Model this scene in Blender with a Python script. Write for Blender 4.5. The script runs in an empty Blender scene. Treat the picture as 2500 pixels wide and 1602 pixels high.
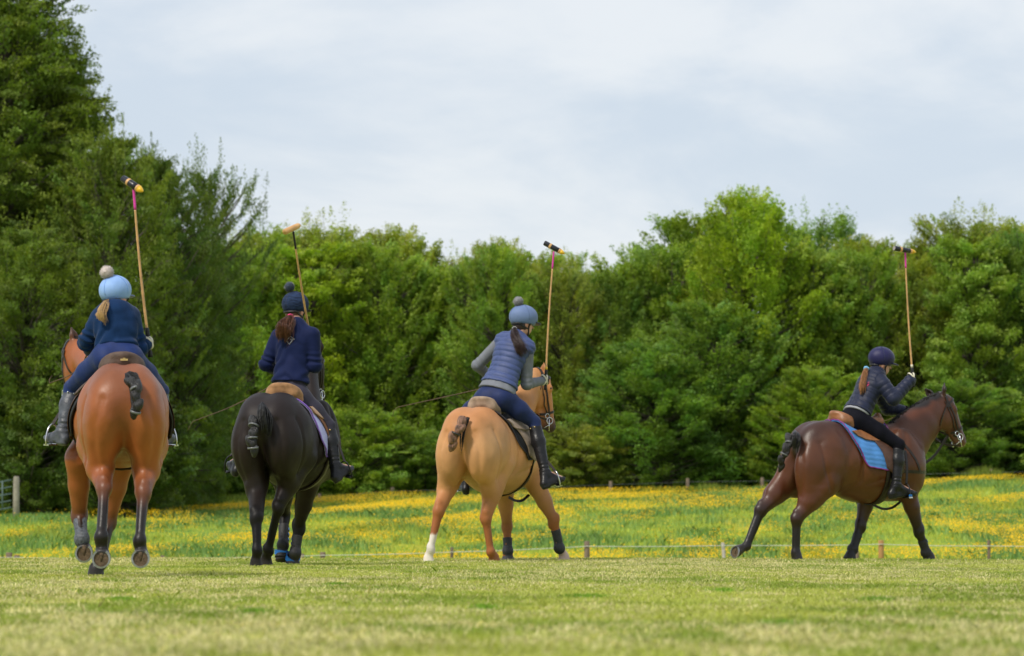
import bpy, math, random, os
import numpy as np
from mathutils import Vector, Matrix
from mathutils.bvhtree import BVHTree

# ------------------------------------------------------------------ camera, sky, sun
FPX = 10416.7; UC, VC = 1250.0, 801.0; HORIZON = 1287.0; CAM_H = 0.35
PITCH = math.atan((HORIZON - VC) / FPX)
scene = bpy.context.scene
COL = scene.collection
cam_data = bpy.data.cameras.new("camera")
cam = bpy.data.objects.new("camera", cam_data); COL.objects.link(cam)
cam.location = (0, 0, CAM_H); cam.rotation_euler = (math.pi / 2 + PITCH, 0, 0)
cam_data.sensor_width = 36.0; cam_data.lens = FPX / 2500 * 36.0
cam_data.clip_start = 0.5; cam_data.clip_end = 6000
cam_data.dof.use_dof = True; cam_data.dof.focus_distance = 35.0; cam_data.dof.aperture_fstop = 6.0
scene.camera = cam

SUN_EL, SUN_AZ = math.radians(50), math.radians(222)      # azimuth clockwise from +Y
world = bpy.data.worlds.new("World"); scene.world = world; world.use_nodes = True
nt = world.node_tree; nt.nodes.clear()
def N(tree, typ, **kw):
    n = tree.nodes.new(typ)
    for k, v in kw.items(): setattr(n, k, v)
    return n
out = N(nt, 'ShaderNodeOutputWorld'); bg = N(nt, 'ShaderNodeBackground')
sky = N(nt, 'ShaderNodeTexSky', sky_type='NISHITA'); sky.sun_disc = False
sky.sun_elevation = SUN_EL; sky.sun_rotation = SUN_AZ; sky.altitude = 50; sky.air_density = 1.0; sky.dust_density = 1.0; sky.ozone_density = 2.0
tc = N(nt, 'ShaderNodeTexCoord')
mp = N(nt, 'ShaderNodeMapping'); mp.inputs['Scale'].default_value = (9.0, 9.0, 24.0); mp.inputs['Rotation'].default_value = (0, 0.45, 0)
mp.inputs['Location'].default_value = (3.1, 1.2, 0.35)
n1 = N(nt, 'ShaderNodeTexNoise'); n1.inputs['Scale'].default_value = 1.0; n1.inputs['Detail'].default_value = 7; n1.inputs['Roughness'].default_value = 0.56; n1.inputs['Distortion'].default_value = 0.35
cr = N(nt, 'ShaderNodeValToRGB'); cr.color_ramp.interpolation = 'EASE'
cr.color_ramp.elements[0].position = 0.40; cr.color_ramp.elements[0].color = (0, 0, 0, 1)
cr.color_ramp.elements[1].position = 0.64; cr.color_ramp.elements[1].color = (1, 1, 1, 1)
cloud = N(nt, 'ShaderNodeMixRGB'); cloud.inputs[1].default_value = (6.1, 6.85, 7.8, 1); cloud.inputs[2].default_value = (8.0, 8.3, 8.65, 1)
mix = N(nt, 'ShaderNodeMixRGB'); mix.inputs[0].default_value = 0.86
nt.links.new(tc.outputs['Generated'], mp.inputs['Vector']); nt.links.new(mp.outputs[0], n1.inputs['Vector'])
nt.links.new(n1.outputs['Fac'], cr.inputs[0]); nt.links.new(cr.outputs[0], cloud.inputs[0])
nt.links.new(sky.outputs[0], mix.inputs[1]); nt.links.new(cloud.outputs[0], mix.inputs[2])
nt.links.new(mix.outputs[0], bg.inputs['Color']); bg.inputs['Strength'].default_value = 0.11
nt.links.new(bg.outputs[0], out.inputs[0])
sun_data = bpy.data.lights.new("sun", 'SUN'); sun_data.energy = 3.2; sun_data.angle = math.radians(7); sun_data.color = (1, 0.93, 0.82)
sun = bpy.data.objects.new("sun", sun_data); COL.objects.link(sun)
sd = Vector((math.sin(SUN_AZ) * math.cos(SUN_EL), math.cos(SUN_AZ) * math.cos(SUN_EL), math.sin(SUN_EL)))
sun.rotation_euler = sd.to_track_quat('Z', 'Y').to_euler(); sun.location = (0, 0, 60)
scene.view_settings.view_transform = 'Standard'; scene.view_settings.look = 'None'
scene.view_settings.exposure = 0.0; scene.view_settings.gamma = 1.0
try: scene.cycles.use_denoising = True
except Exception: pass
scene.cycles.max_bounces = 6; scene.cycles.transparent_max_bounces = 6

DEBUG = os.environ.get("SKIP", "")
rng = np.random.default_rng(11)
random.seed(5)

# ------------------------------------------------------------------ geometry of the view
def V(*a): return np.array(a, float)
def unit(v): v = np.asarray(v, float); return v / (np.linalg.norm(v) + 1e-12)
def at(u, v, Y):                      # the world point at depth Y seen at (u, v) of the photograph
    x, y, z = (u - UC) / FPX, 1.0, (VC - v) / FPX
    y2 = y * math.cos(PITCH) - z * math.sin(PITCH); z2 = y * math.sin(PITCH) + z * math.cos(PITCH)
    t = Y / y2
    return V(x * t, Y, CAM_H + z2 * t)
def proj(p):
    x, y, z = p[0], p[1], p[2] - CAM_H
    c, s = math.cos(PITCH), math.sin(PITCH)
    yc = y * c + z * s; zc = -y * s + z * c
    return UC + FPX * x / yc, VC - FPX * zc / yc
def smooth01(t): t = np.clip(t, 0, 1); return t * t * (3 - 2 * t)
def gz(x, y):                         # height of the land
    x = np.asarray(x, float); y = np.asarray(y, float)
    z = -0.03 * smooth01((x - 2) / 6.0) * smooth01((y - 20) / 20)
    z = z - 1.05 * smooth01((y - 44.5) / 22.0)
    rise = np.clip((y - 84.0) / 58.0, 0, 1)
    top = 2.36 + 0.5 * np.tanh((x - 1.0) / 16.0) + 0.006 * x + 0.12 * np.exp(-((x + 16) / 7.0) ** 2)
    z = z + top * (0.25 * rise + 0.75 * (1 - (1 - rise) ** 1.7)) * (y > 84)
    z = z + 0.07 * np.sin(x * 0.35 + y * 0.11) * smooth01((y - 70) / 30) + 0.05 * np.sin(x * 0.9 - y * 0.37) * smooth01((y - 80) / 20)
    z = z + 8.0 * smooth01((y - 250) / 600.0)
    return z

# ------------------------------------------------------------------ objects, names, labels
def link(o, parent=None):
    COL.objects.link(o)
    if parent is not None: o.parent = parent
    return o
def tag(o, label=None, cat=None, group=None, kind=None):
    if label: o['label'] = label
    if cat: o['category'] = cat
    if group: o['group'] = group
    if kind: o['kind'] = kind
    return o
def empty(name, loc, label, cat, group=None):
    o = bpy.data.objects.new(name, None); o.location = loc; o.empty_display_size = 0.1
    COL.objects.link(o); return tag(o, label, cat, group)
def mesh_obj(name, verts, faces, mat=None, parent=None, smooth=True, colors=None, org=None):
    verts = np.asarray(verts, float)
    if parent is not None: org = np.array(parent_world(parent))
    elif org is None: org = np.zeros(3)
    me = bpy.data.meshes.new(name)
    fa = faces if isinstance(faces, list) else np.asarray(faces).tolist()
    me.from_pydata((verts - org).tolist(), [], fa)
    if smooth: me.polygons.foreach_set('use_smooth', [True] * len(me.polygons))
    if colors is not None:
        a = me.color_attributes.new('Col', 'FLOAT_COLOR', 'POINT')
        c = np.ones((len(verts), 4), np.float32); c[:, :3] = colors
        a.data.foreach_set('color', c.ravel())
    if mat is not None: me.materials.append(mat)
    me.update()
    o = bpy.data.objects.new(name, me); link(o, parent)
    if parent is None: o.location = org
    return o
def parent_world(p):
    l = Vector((0, 0, 0))
    while p is not None: l = l + p.location; p = p.parent
    return l

# ------------------------------------------------------------------ materials
MATS = {}
def nodes_of(name):
    m = bpy.data.materials.new(name); m.use_nodes = True; t = m.node_tree
    return m, t, t.nodes['Principled BSDF']
def mat(name, color, rough=0.6, metal=0.0, nscale=20, nvar=0.15, bump=0.0, bscale=60, attr=False, sheen=0.0, spec=0.5, stretch=None, coat=0.0, sat_noise=None):
    if name in MATS: return MATS[name]
    m, t, b = nodes_of(name)
    tcn = N(t, 'ShaderNodeTexCoord'); mpn = N(t, 'ShaderNodeMapping')
    if stretch: mpn.inputs['Scale'].default_value = stretch
    t.links.new(tcn.outputs['Object'], mpn.inputs[0])
    nz = N(t, 'ShaderNodeTexNoise'); nz.inputs['Scale'].default_value = nscale; nz.inputs['Detail'].default_value = 4
    t.links.new(mpn.outputs[0], nz.inputs['Vector'])
    mr = N(t, 'ShaderNodeMapRange'); mr.inputs[1].default_value = 0.3; mr.inputs[2].default_value = 0.7
    mr.inputs[3].default_value = 1 - nvar; mr.inputs[4].default_value = 1 + nvar
    t.links.new(nz.outputs['Fac'], mr.inputs[0])
    mx = N(t, 'ShaderNodeVectorMath', operation='SCALE')
    if attr:
        at_ = N(t, 'ShaderNodeAttribute'); at_.attribute_name = 'Col'; t.links.new(at_.outputs['Color'], mx.inputs[0])
    else: mx.inputs[0].default_value = color[:3]
    t.links.new(mr.outputs[0], mx.inputs['Scale'])
    t.links.new(mx.outputs[0], b.inputs['Base Color'])
    b.inputs['Roughness'].default_value = rough; b.inputs['Metallic'].default_value = metal
    b.inputs['Specular IOR Level'].default_value = spec
    if sheen: b.inputs['Sheen Weight'].default_value = sheen; b.inputs['Sheen Roughness'].default_value = 0.4
    if coat: b.inputs['Coat Weight'].default_value = coat
    if bump:
        nb = N(t, 'ShaderNodeTexNoise'); nb.inputs['Scale'].default_value = bscale; nb.inputs['Detail'].default_value = 3
        t.links.new(mpn.outputs[0], nb.inputs['Vector'])
        bp = N(t, 'ShaderNodeBump'); bp.inputs['Strength'].default_value = bump; bp.inputs['Distance'].default_value = 0.01
        t.links.new(nb.outputs['Fac'], bp.inputs['Height']); t.links.new(bp.outputs[0], b.inputs['Normal'])
    MATS[name] = m; return m

# ------------------------------------------------------------------ implicit bodies: smooth union of tapered limbs, meshed by surface nets
class Field:
    def __init__(self, vox=0.012): self.p = []; self.vox = vox
    def _add(self, fn, lo, hi, k, col, op): self.p.append((fn, np.array(lo), np.array(hi), k, None if col is None else np.array(col, float), op))
    def ell(self, c, r, axes=None, k=0.04, col=None, op='u'):
        c = np.asarray(c, float); r = np.asarray(r, float); A = np.eye(3) if axes is None else np.array([unit(a) for a in axes])
        ext = np.sqrt(((A * r[:, None]) ** 2).sum(0))
        def fn(x, y, z):
            dx, dy, dz = x - c[0], y - c[1], z - c[2]
            q = [A[i, 0] * dx + A[i, 1] * dy + A[i, 2] * dz for i in range(3)]
            k0 = np.sqrt((q[0] / r[0]) ** 2 + (q[1] / r[1]) ** 2 + (q[2] / r[2]) ** 2)
            k1 = np.sqrt((q[0] / r[0] ** 2) ** 2 + (q[1] / r[1] ** 2) ** 2 + (q[2] / r[2] ** 2) ** 2) + 1e-9
            return k0 * (k0 - 1) / k1
        self._add(fn, c - ext, c + ext, k, col, op)
    def cap(self, a, b, ra, rb, k=0.03, col=None, flat=None, op='u'):
        a = np.asarray(a, float); b = np.asarray(b, float); ab = b - a; L2 = ab @ ab + 1e-12
        if flat is not None: n = unit(flat[0]); f = 1.0 / flat[1] - 1.0; m = max(1.0, flat[1])
        else: m = 1.0
        def fn(x, y, z):
            dx, dy, dz = x - a[0], y - a[1], z - a[2]
            t = np.clip((dx * ab[0] + dy * ab[1] + dz * ab[2]) / L2, 0, 1)
            dx = dx - t * ab[0]; dy = dy - t * ab[1]; dz = dz - t * ab[2]
            if flat is not None:
                q = (dx * n[0] + dy * n[1] + dz * n[2]) * f
                dx = dx + q * n[0]; dy = dy + q * n[1]; dz = dz + q * n[2]
            return np.sqrt(dx * dx + dy * dy + dz * dz) - (ra + (rb - ra) * t)
        R = max(ra, rb) * m
        self._add(fn, np.minimum(a, b) - R, np.maximum(a, b) + R, k, col, op)
    def frustum(self, a, b, ra, rb, k=0.01, col=None):
        a = np.asarray(a, float); b = np.asarray(b, float); L = np.linalg.norm(b - a); n = (b - a) / L
        def fn(x, y, z):
            dx, dy, dz = x - a[0], y - a[1], z - a[2]
            h = dx * n[0] + dy * n[1] + dz * n[2]
            rho = np.sqrt(np.maximum(dx * dx + dy * dy + dz * dz - h * h, 0))
            t = np.clip(h / L, 0, 1)
            return np.maximum(rho - (ra + (rb - ra) * t), np.maximum(h - L, -h))
        R = max(ra, rb); self._add(fn, np.minimum(a, b) - R, np.maximum(a, b) + R, k, col, 'u')
    def cut(self, p, n, k=0.004):               # keep the side the normal points away from
        p = np.asarray(p, float); n = unit(n)
        def fn(x, y, z): return (x - p[0]) * n[0] + (y - p[1]) * n[1] + (z - p[2]) * n[2]
        self._add(fn, V(-1e3, -1e3, -1e3), V(1e3, 1e3, 1e3), k, None, 'i')
    def build(self, noise=None, smooth=1):
        us = [q for q in self.p if q[5] == 'u']
        pad = self.vox * 3
        lo = np.min([q[1] for q in us], 0) - pad; hi = np.max([q[2] for q in us], 0) + pad
        n = np.ceil((hi - lo) / self.vox).astype(int) + 1
        ax = [lo[i] + self.vox * np.arange(n[i]) for i in range(3)]
        D = np.full(n, 0.5, np.float32)
        for fn, a, b, k, col, op in self.p:
            m = k + self.vox * 3
            i0 = np.clip(np.floor((a - m - lo) / self.vox).astype(int), 0, n); i1 = np.clip(np.ceil((b + m - lo) / self.vox).astype(int) + 1, 0, n)
            if np.any(i1 <= i0): continue
            sl = tuple(slice(i0[i], i1[i]) for i in range(3))
            x = ax[0][sl[0]][:, None, None].astype(np.float32); y = ax[1][sl[1]][None, :, None].astype(np.float32); z = ax[2][sl[2]][None, None, :].astype(np.float32)
            d = fn(x, y, z).astype(np.float32); E = D[sl]
            if op == 'u':
                h = np.maximum(k - np.abs(E - d), 0) / k; D[sl] = np.minimum(E, d) - h * h * k * 0.25
            elif op == 's':
                d = -d; h = np.maximum(k - np.abs(E - d), 0) / k; D[sl] = np.maximum(E, d) + h * h * k * 0.25
            else:
                h = np.maximum(k - np.abs(E - d), 0) / k; D[sl] = np.maximum(E, d) + h * h * k * 0.25
        D[0] = D[-1] = 0.1; D[:, 0] = D[:, -1] = 0.1; D[:, :, 0] = D[:, :, -1] = 0.1
        v, f = surface_nets(D, lo, self.vox)
        for _ in range(smooth): v = relax(v, f, 0.5)
        return v, f
    def colors(self, v, sigma=0.02):
        W = np.zeros(len(v)); C = np.zeros((len(v), 3))
        for fn, a, b, k, col, op in self.p:
            if col is None: continue
            d = fn(v[:, 0], v[:, 1], v[:, 2])
            if op == 's': d = np.abs(d)
            w = np.exp(-np.clip(d, -0.05, 0.5) / sigma); W += w; C += w[:, None] * col
        return C / (W[:, None] + 1e-12)
def surface_nets(D, lo, h):
    ins = D < 0
    c = np.zeros([s - 1 for s in D.shape], np.int8); nx, ny, nz = c.shape
    for i in (0, 1):
        for j in (0, 1):
            for k in (0, 1): c += ins[i:i + nx, j:j + ny, k:k + nz]
    act = (c > 0) & (c < 8); I = np.argwhere(act)
    idx = np.full(c.shape, -1, np.int64); idx[act] = np.arange(len(I))
    cor = [(i, j, k) for i in (0, 1) for j in (0, 1) for k in (0, 1)]
    vals = {q: D[I[:, 0] + q[0], I[:, 1] + q[1], I[:, 2] + q[2]].astype(float) for q in cor}
    P = np.zeros((len(I), 3)); C = np.zeros(len(I))
    for q in cor:
        for a in range(3):
            if q[a]: continue
            r = list(q); r[a] = 1; r = tuple(r); va, vb = vals[q], vals[r]
            m = (va < 0) != (vb < 0); t = np.where(m, va / np.where(m, va - vb, 1), 0)
            p = np.zeros((len(I), 3)); p[:] = q; p[:, a] += t
            P += p * m[:, None]; C += m
    v = (I + P / C[:, None]) * h + lo
    F = []
    for a in range(3):
        b, g = (a + 1) % 3, (a + 2) % 3
        s0 = [slice(None)] * 3; s1 = [slice(None)] * 3; s0[a] = slice(0, -1); s1[a] = slice(1, None)
        ch = ins[tuple(s0)] != ins[tuple(s1)]; J = np.argwhere(ch)
        J = J[(J[:, b] > 0) & (J[:, g] > 0) & (J[:, b] < D.shape[b] - 1) & (J[:, g] < D.shape[g] - 1)]
        def ci(db, dg):
            K = J.copy(); K[:, b] -= db; K[:, g] -= dg; return idx[K[:, 0], K[:, 1], K[:, 2]]
        q = np.stack([ci(1, 1), ci(0, 1), ci(0, 0), ci(1, 0)], 1)
        flip = ~ins[J[:, 0], J[:, 1], J[:, 2]]; q[flip] = q[flip][:, ::-1]; F.append(q)
    return v, np.concatenate(F)
def relax(v, f, w):
    S = np.zeros_like(v); C = np.zeros(len(v))
    for i in range(4):
        a, b = f[:, i], f[:, (i + 1) % 4]
        for x in range(3): S[:, x] += np.bincount(a, v[b, x], len(v)) + np.bincount(b, v[a, x], len(v))
        C += np.bincount(a, minlength=len(v)) + np.bincount(b, minlength=len(v))
    return v + w * (S / C[:, None] - v)
def vnormals(v, f):
    n = np.cross(v[f[:, 2]] - v[f[:, 0]], v[f[:, 3]] - v[f[:, 1]]); out_ = np.zeros_like(v)
    for i in range(4):
        for x in range(3): out_[:, x] += np.bincount(f[:, i], n[:, x], len(v))
    return out_ / (np.linalg.norm(out_, axis=1)[:, None] + 1e-12)
def fbm(v, s, seed=0, oct=3):
    r = np.random.default_rng(seed); o = np.zeros(len(v)); a = 1.0
    for i in range(oct):
        for _ in range(4):
            d = r.normal(size=3); d /= np.linalg.norm(d); o += a * np.sin(v @ d * s * (1.0 + r.random()) + r.random() * 6.28)
        s *= 2.0; a *= 0.5
    return o / 4

# ------------------------------------------------------------------ swept shapes
def spline(pts, n):
    p = np.asarray(pts, float)
    if len(p) == 2: return p[0] + (p[1] - p[0]) * np.linspace(0, 1, n)[:, None]
    q = np.vstack([2 * p[0] - p[1], p, 2 * p[-1] - p[-2]]); o = []
    for t in np.linspace(0, len(p) - 1 - 1e-9, n):
        i = int(t); s = t - i; a, b, c, d = q[i:i + 4]
        o.append(0.5 * ((2 * b) + (c - a) * s + (2 * a - 5 * b + 4 * c - d) * s * s + (3 * b - 3 * c + d - a) * s ** 3))
    return np.array(o)
def sweep(pts, ra, rb=None, sides=6, nrm=None, closed=False, flat=1.0):
    """tube along pts; ra/rb scalars or per-point arrays; with nrm (per point) a flat band: ra half width, rb half thickness"""
    p = np.asarray(pts, float); n = len(p)
    T = np.gradient(p, axis=0)
    if closed: T = np.roll(p, -1, 0) - np.roll(p, 1, 0)
    T /= np.linalg.norm(T, axis=1)[:, None] + 1e-12
    if nrm is None:
        ref = V(0, 0, 1) if abs(T[0] @ V(0, 0, 1)) < 0.9 else V(1, 0, 0); Ns = []
        a = unit(np.cross(T[0], ref))
        for t in T: a = unit(a - t * (a @ t)); Ns.append(a)
        Nn = np.array(Ns)
    else:
        Nn = np.asarray(nrm, float); Nn = Nn - T * (Nn * T).sum(1)[:, None]; Nn /= np.linalg.norm(Nn, axis=1)[:, None] + 1e-12
    B = np.cross(T, Nn)
    ra = np.broadcast_to(ra, n); rb = ra * flat if rb is None else np.broadcast_to(rb, n)
    vs = []
    if sides == 4 and nrm is not None: ang = [math.pi / 4 + i * math.pi / 2 for i in range(4)]; kk = math.sqrt(2)
    else: ang = [2 * math.pi * i / sides for i in range(sides)]; kk = 1
    for i in range(n):
        for a in ang: vs.append(p[i] + B[i] * math.cos(a) * ra[i] * kk + Nn[i] * math.sin(a) * rb[i] * kk)
    fs = []; m = n if closed else n - 1
    for i in range(m):
        for j in range(sides):
            a, b = i * sides + j, i * sides + (j + 1) % sides; c, d = ((i + 1) % n) * sides + (j + 1) % sides, ((i + 1) % n) * sides + j
            fs.append([a, b, c, d])
    if not closed: fs.append(list(range(sides))[::-1]); fs.append([(n - 1) * sides + j for j in range(sides)])
    return np.array(vs), fs
class MB:
    def __init__(self): self.v = []; self.f = []; self.n = 0; self.c = []
    def add(self, v, f, col=None):
        self.f += [[i + self.n for i in q] for q in (f if isinstance(f, list) else np.asarray(f).tolist())]
        self.v.append(np.asarray(v, float)); self.n += len(v); self.c.append(np.tile(np.array(col if col is not None else (1, 1, 1), float), (len(v), 1)))
        return self
    def box(self, c, s, axes=None, col=None):
        A = np.eye(3) if axes is None else np.array([unit(a) for a in axes]); v = []
        for i in (-1, 1):
            for j in (-1, 1):
                for k in (-1, 1): v.append(np.asarray(c) + (A[0] * i * s[0] + A[1] * j * s[1] + A[2] * k * s[2]) / 2)
        return self.add(np.array(v), [[0, 1, 3, 2], [4, 6, 7, 5], [0, 4, 5, 1], [2, 3, 7, 6], [0, 2, 6, 4], [1, 5, 7, 3]], col)
    def lathe(self, a, b, prof, sides=14, col=None):  # prof: (t along a-b, radius)
        a = np.asarray(a, float); b = np.asarray(b, float)
        v, f = sweep(np.array([a + (b - a) * t for t, r in prof]), np.array([r for t, r in prof]), sides=sides)
        return self.add(v, f, col)
    def obj(self, name, m, parent=None, smooth=True, colors=False, org=None):
        return mesh_obj(name, np.concatenate(self.v), self.f, m, parent, smooth, np.concatenate(self.c) if colors else None, org)
def ball(c, r, seg=12, rings=8):
    vs = [np.asarray(c) + V(0, 0, r)]; fs = []
    for i in range(1, rings):
        th = math.pi * i / rings
        for j in range(seg): ph = 2 * math.pi * j / seg; vs.append(np.asarray(c) + r * V(math.sin(th) * math.cos(ph), math.sin(th) * math.sin(ph), math.cos(th)))
    vs.append(np.asarray(c) - V(0, 0, r))
    for j in range(seg): fs.append([0, 1 + j, 1 + (j + 1) % seg])
    for i in range(rings - 2):
        for j in range(seg): a = 1 + i * seg + j; b = 1 + i * seg + (j + 1) % seg; fs.append([a, a + seg, b + seg, b])
    e = len(vs) - 1
    for j in range(seg): fs.append([e, e - seg + (j + 1) % seg, e - seg + j])
    return np.array(vs), fs
# ------------------------------------------------------------------ a horse's own frame: s forward, l to its left, z up
class Frame:
    def __init__(self, u0, Y0, deg, S):
        th = math.radians(deg); self.h = V(math.sin(th), math.cos(th), 0); self.left = V(-math.cos(th), math.sin(th), 0)
        self.Y0 = Y0; self.O = V((u0 - UC) / FPX * Y0, Y0, 0); self.S = S
        self.g = float(gz(self.O[0], self.O[1])); self.th = th
    def L(self, s, l, z): return self.O + self.h * s + self.left * l + V(0, 0, self.g + z)
    def loc(self, p): d = np.asarray(p) - self.O; return V(d @ self.h, d @ self.left, d[2] - self.g)
    def K(self, u, v=None, s=None, l=None, z=None):
        Y = self.Y0
        for _ in range(12):
            X = (u - UC) / FPX * Y - self.O[0]
            if s is not None: ll = (s * self.h[0] - X) / (-self.left[0]); Yn = self.O[1] + s * self.h[1] + ll * self.left[1]
            else: ss = (X - l * self.left[0]) / self.h[0]; Yn = self.O[1] + ss * self.h[1] + l * self.left[1]
            Y = Yn
        if v is None: return V((u - UC) / FPX * Y, Y, float(gz((u - UC) / FPX * Y, Y)) + (z or 0))
        return at(u, v, Y)

def horse_body(F, c):
    """c: the pose and colours. Returns Field, leg records and head frame."""
    S = F.S; L = F.L; h = F.h; lf = F.left; up = V(0, 0, 1)
    A = [h, lf, up]; co = c['coat']; bel = c.get('belly', co); cr = c.get('croup', co)
    f = Field(c.get('vox', 0.0115)); W = c.get('w', 1.0); zt = c['top']; zb = c['belly_z']; zf = c.get('flank_z', zb + 0.08)
    # trunk
    gs = c.get('gs', 0.0)
    f.ell(L(-0.02 + gs, 0, zt - 0.29), (0.36, 0.25 * W, 0.28), A, 0.03, cr)
    for sd in (1, -1):
        f.ell(L(-0.03 + gs, sd * 0.092 * W, zt - 0.275), (0.34, 0.175 * W, 0.272), A, 0.05, cr)
        f.ell(L(-0.03, sd * 0.150 * W, zt - 0.44), (0.31, 0.168 * W, 0.27), A, 0.05, co)
        th_ = c.get('thz', 0.0); f.ell(L(-0.19, sd * 0.148 * W, zt - 0.50 - th_), (0.20, 0.138 * W, 0.30 + th_ * 0.4), A, 0.05, co)
    bk_ = c.get('back', 0.07); zm = (zt - bk_ + zb) / 2; rz = (zt - bk_ - zb) / 2
    fs_ = c.get('fs', 0.0)
    f.ell(L(0.56 + fs_ / 2, 0, zm), (0.56 + fs_ / 2, 0.33 * W * c.get('bw', 1), rz), A, 0.06, bel)
    f.ell(L(0.22, 0, (zt - 0.05 + zf) / 2), (0.40, 0.30 * W, (zt - 0.05 - zf) / 2), A, 0.06, bel)
    f.ell(L(0.86 + fs_, 0, zm + 0.02), (0.36, 0.27 * W, rz), A, 0.06, co)
    f.cap(L(0.55, 0, zt - 0.14), L(0.93 + fs_, 0, zt - 0.09), 0.09, 0.075, 0.10, co)
    for sd in (1, -1):
        f.ell(L(0.92 + fs_, sd * 0.16 * W, zm + 0.06), (0.19, 0.125 * W, rz * 0.95), [unit(h + up * 0.3), lf, unit(up - h * 0.3)], 0.05, co)
    f.ell(L(c.get('chest', 1.08), 0, zm + 0.06), (0.17, 0.21, rz * 0.72), A, 0.06, co)
    # neck
    nk = c['neck']; hd = c['head']
    poll, muz = hd['poll'], hd['muzzle']; a = unit(muz - poll); ff = hd.get('face', h); ff = unit(ff - a * (ff @ a)); w = np.cross(a, ff)
    neck_pts = [q[0] for q in nk] + [poll - ff * 0.075 + a * 0.06]; nr = [q[1] for q in nk] + [0.105]
    for i in range(len(neck_pts) - 1):
        f.cap(neck_pts[i], neck_pts[i + 1], nr[i], nr[i + 1], 0.05, c.get('neckcol', co), flat=(lf, 0.60))
    HL = np.linalg.norm(muz - poll) / 0.58; hs = c.get('hs', 1.1); P = lambda t, q, r=0: poll + a * t * HL + ff * q * HL + w * r * HL
    AH = [a, w, ff]; hc = c.get('headcol', co); mc = c.get('muzcol', (0.03, 0.025, 0.022))
    f.ell(P(0.07, -0.02), (0.12, 0.085, 0.10), AH, 0.04, hc)
    for sd in (1, -1): f.ell(P(0.19, -0.075, sd * 0.035), (0.14 * hs, 0.05 * hs, 0.125 * hs), AH, 0.03, hc)
    f.cap(P(0.10, 0.015), P(0.46, 0.0), 0.086 * hs, 0.054 * hs, 0.03, hc, flat=(w, 0.85))
    for sd in (1, -1): f.ell(P(0.17, 0.045, sd * 0.062), (0.05, 0.028, 0.03), AH, 0.02, hc)
    f.ell(P(0.515, -0.005), (0.070 * hs, 0.058 * hs, 0.060 * hs), AH, 0.03, mc)
    f.cap(P(0.25, -0.115), P(0.47, -0.065), 0.04, 0.03, 0.03, hc); f.ell(P(0.50, -0.062), (0.045, 0.034, 0.03), AH, 0.02, mc)
    for sd in (1, -1): f.ell(P(0.525, 0.028, sd * 0.045), (0.022, 0.013, 0.016), AH, 0.012, (0.01, 0.008, 0.008), 's')
    for k_, (e0, e1) in enumerate(hd['ears']):
        e0 = np.asarray(e0); e1 = np.asarray(e1); d = unit(e1 - e0); m_ = (e0 + e1) / 2
        open_dir = unit(np.asarray(hd['ear_open'][k_], float)); sdv = unit(np.cross(d, open_dir))
        f.cap(e0, m_ , 0.030, 0.040, 0.02, c.get('earcol', hc), flat=(open_dir, 0.62)); f.cap(m_, e1, 0.040, 0.010, 0.01, c.get('eartip', c.get('earcol', hc)), flat=(open_dir, 0.6))
        f.cap(m_ + open_dir * 0.028 - d * 0.02, e1 + open_dir * 0.014 - d * 0.02, 0.024, 0.006, 0.01, (0.03, 0.018, 0.012), op='s')
    # legs
    legs = []
    for g in c['legs']:
        hind = g['hind']; sd = g['side']; B, n, toe = g['sole'], unit(g['n']), unit(g['toe']); upc = g.get('upper', co); low = g['low']; kn = g.get('kn', low); ft = g.get('foot', low)
        lw = g.get('w', 1.0) * c.get('lw', 1.0); G = c.get('gt', 1.0)
        Cn = B - n * 0.075 - toe * 0.012; Fk = g['fet']; J = g['joint']
        if hind:
            H = L(0.02, sd * 0.15 * W, zt - 0.30); St = g.get('stifle'); St = L(0.17, sd * 0.19 * W, zt - 0.56) if St is None else St
            f.cap(H, St, 0.20, 0.145, 0.06, upc, flat=(lf, 0.85))
            back = unit(J - Fk); gd = unit(J - St); q = -h; q = unit(q - gd * (q @ gd))
            mid = St + (J - St) * 0.45
            rc = c.get('rc', 0.130)
            f.cap(L(-0.20, sd * (0.145 + (0.130 - rc) * 0.8) * W, zt - 0.50), St + (J - St) * 0.60 + q * 0.03, rc, 0.088 * G, 0.07 if rc > 0.12 else 0.04, upc, flat=(lf, 0.92))
            f.cap(St, St + (J - St) * 0.5, 0.130 * G, 0.096 * G, 0.05, upc, flat=(lf, 0.95)); f.cap(St + (J - St) * 0.4, J, 0.100 * G, 0.058 * G, 0.03, g.get('gas', upc), flat=(lf, 0.92))
            ph = J - gd * 0.040 + q * 0.055                                   # point of the hock
            f.cap(mid + q * 0.045, ph, 0.038, 0.025, 0.03, g.get('gas', upc)); f.cap(ph, J + unit(Fk - J) * 0.09 + q * 0.016, 0.030, 0.028, 0.02, kn)
            f.ell(J + unit(Fk - J) * 0.015, (0.066 * G, 0.050 * lw, 0.074), [q, lf, gd], 0.02, kn)
            f.cap(J, Fk, 0.046 * lw, 0.036 * lw, 0.02, low, flat=(lf, 0.84)); f.cap(J + q * 0.026, Fk + q * 0.024, 0.021, 0.020, 0.015, low)
        else:
            E = g['elbow']
            f.cap(L(0.92 + fs_, sd * 0.15 * W, zm + 0.0), E, 0.16, 0.105, 0.06, upc, flat=(lf, 0.8))
            mid = E + (J - E) * 0.45
            f.cap(E, mid, 0.112, 0.084, 0.04, upc, flat=(lf, 0.88)); f.cap(mid, J, 0.084, 0.051, 0.03, g.get('gas', upc), flat=(lf, 0.92))
            f.ell(J, (0.056, 0.054 * lw, 0.072), [h, lf, unit(E - J)], 0.025, kn)
            q = unit(-h - unit(Fk - J) * ((-h) @ unit(Fk - J)))
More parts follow.
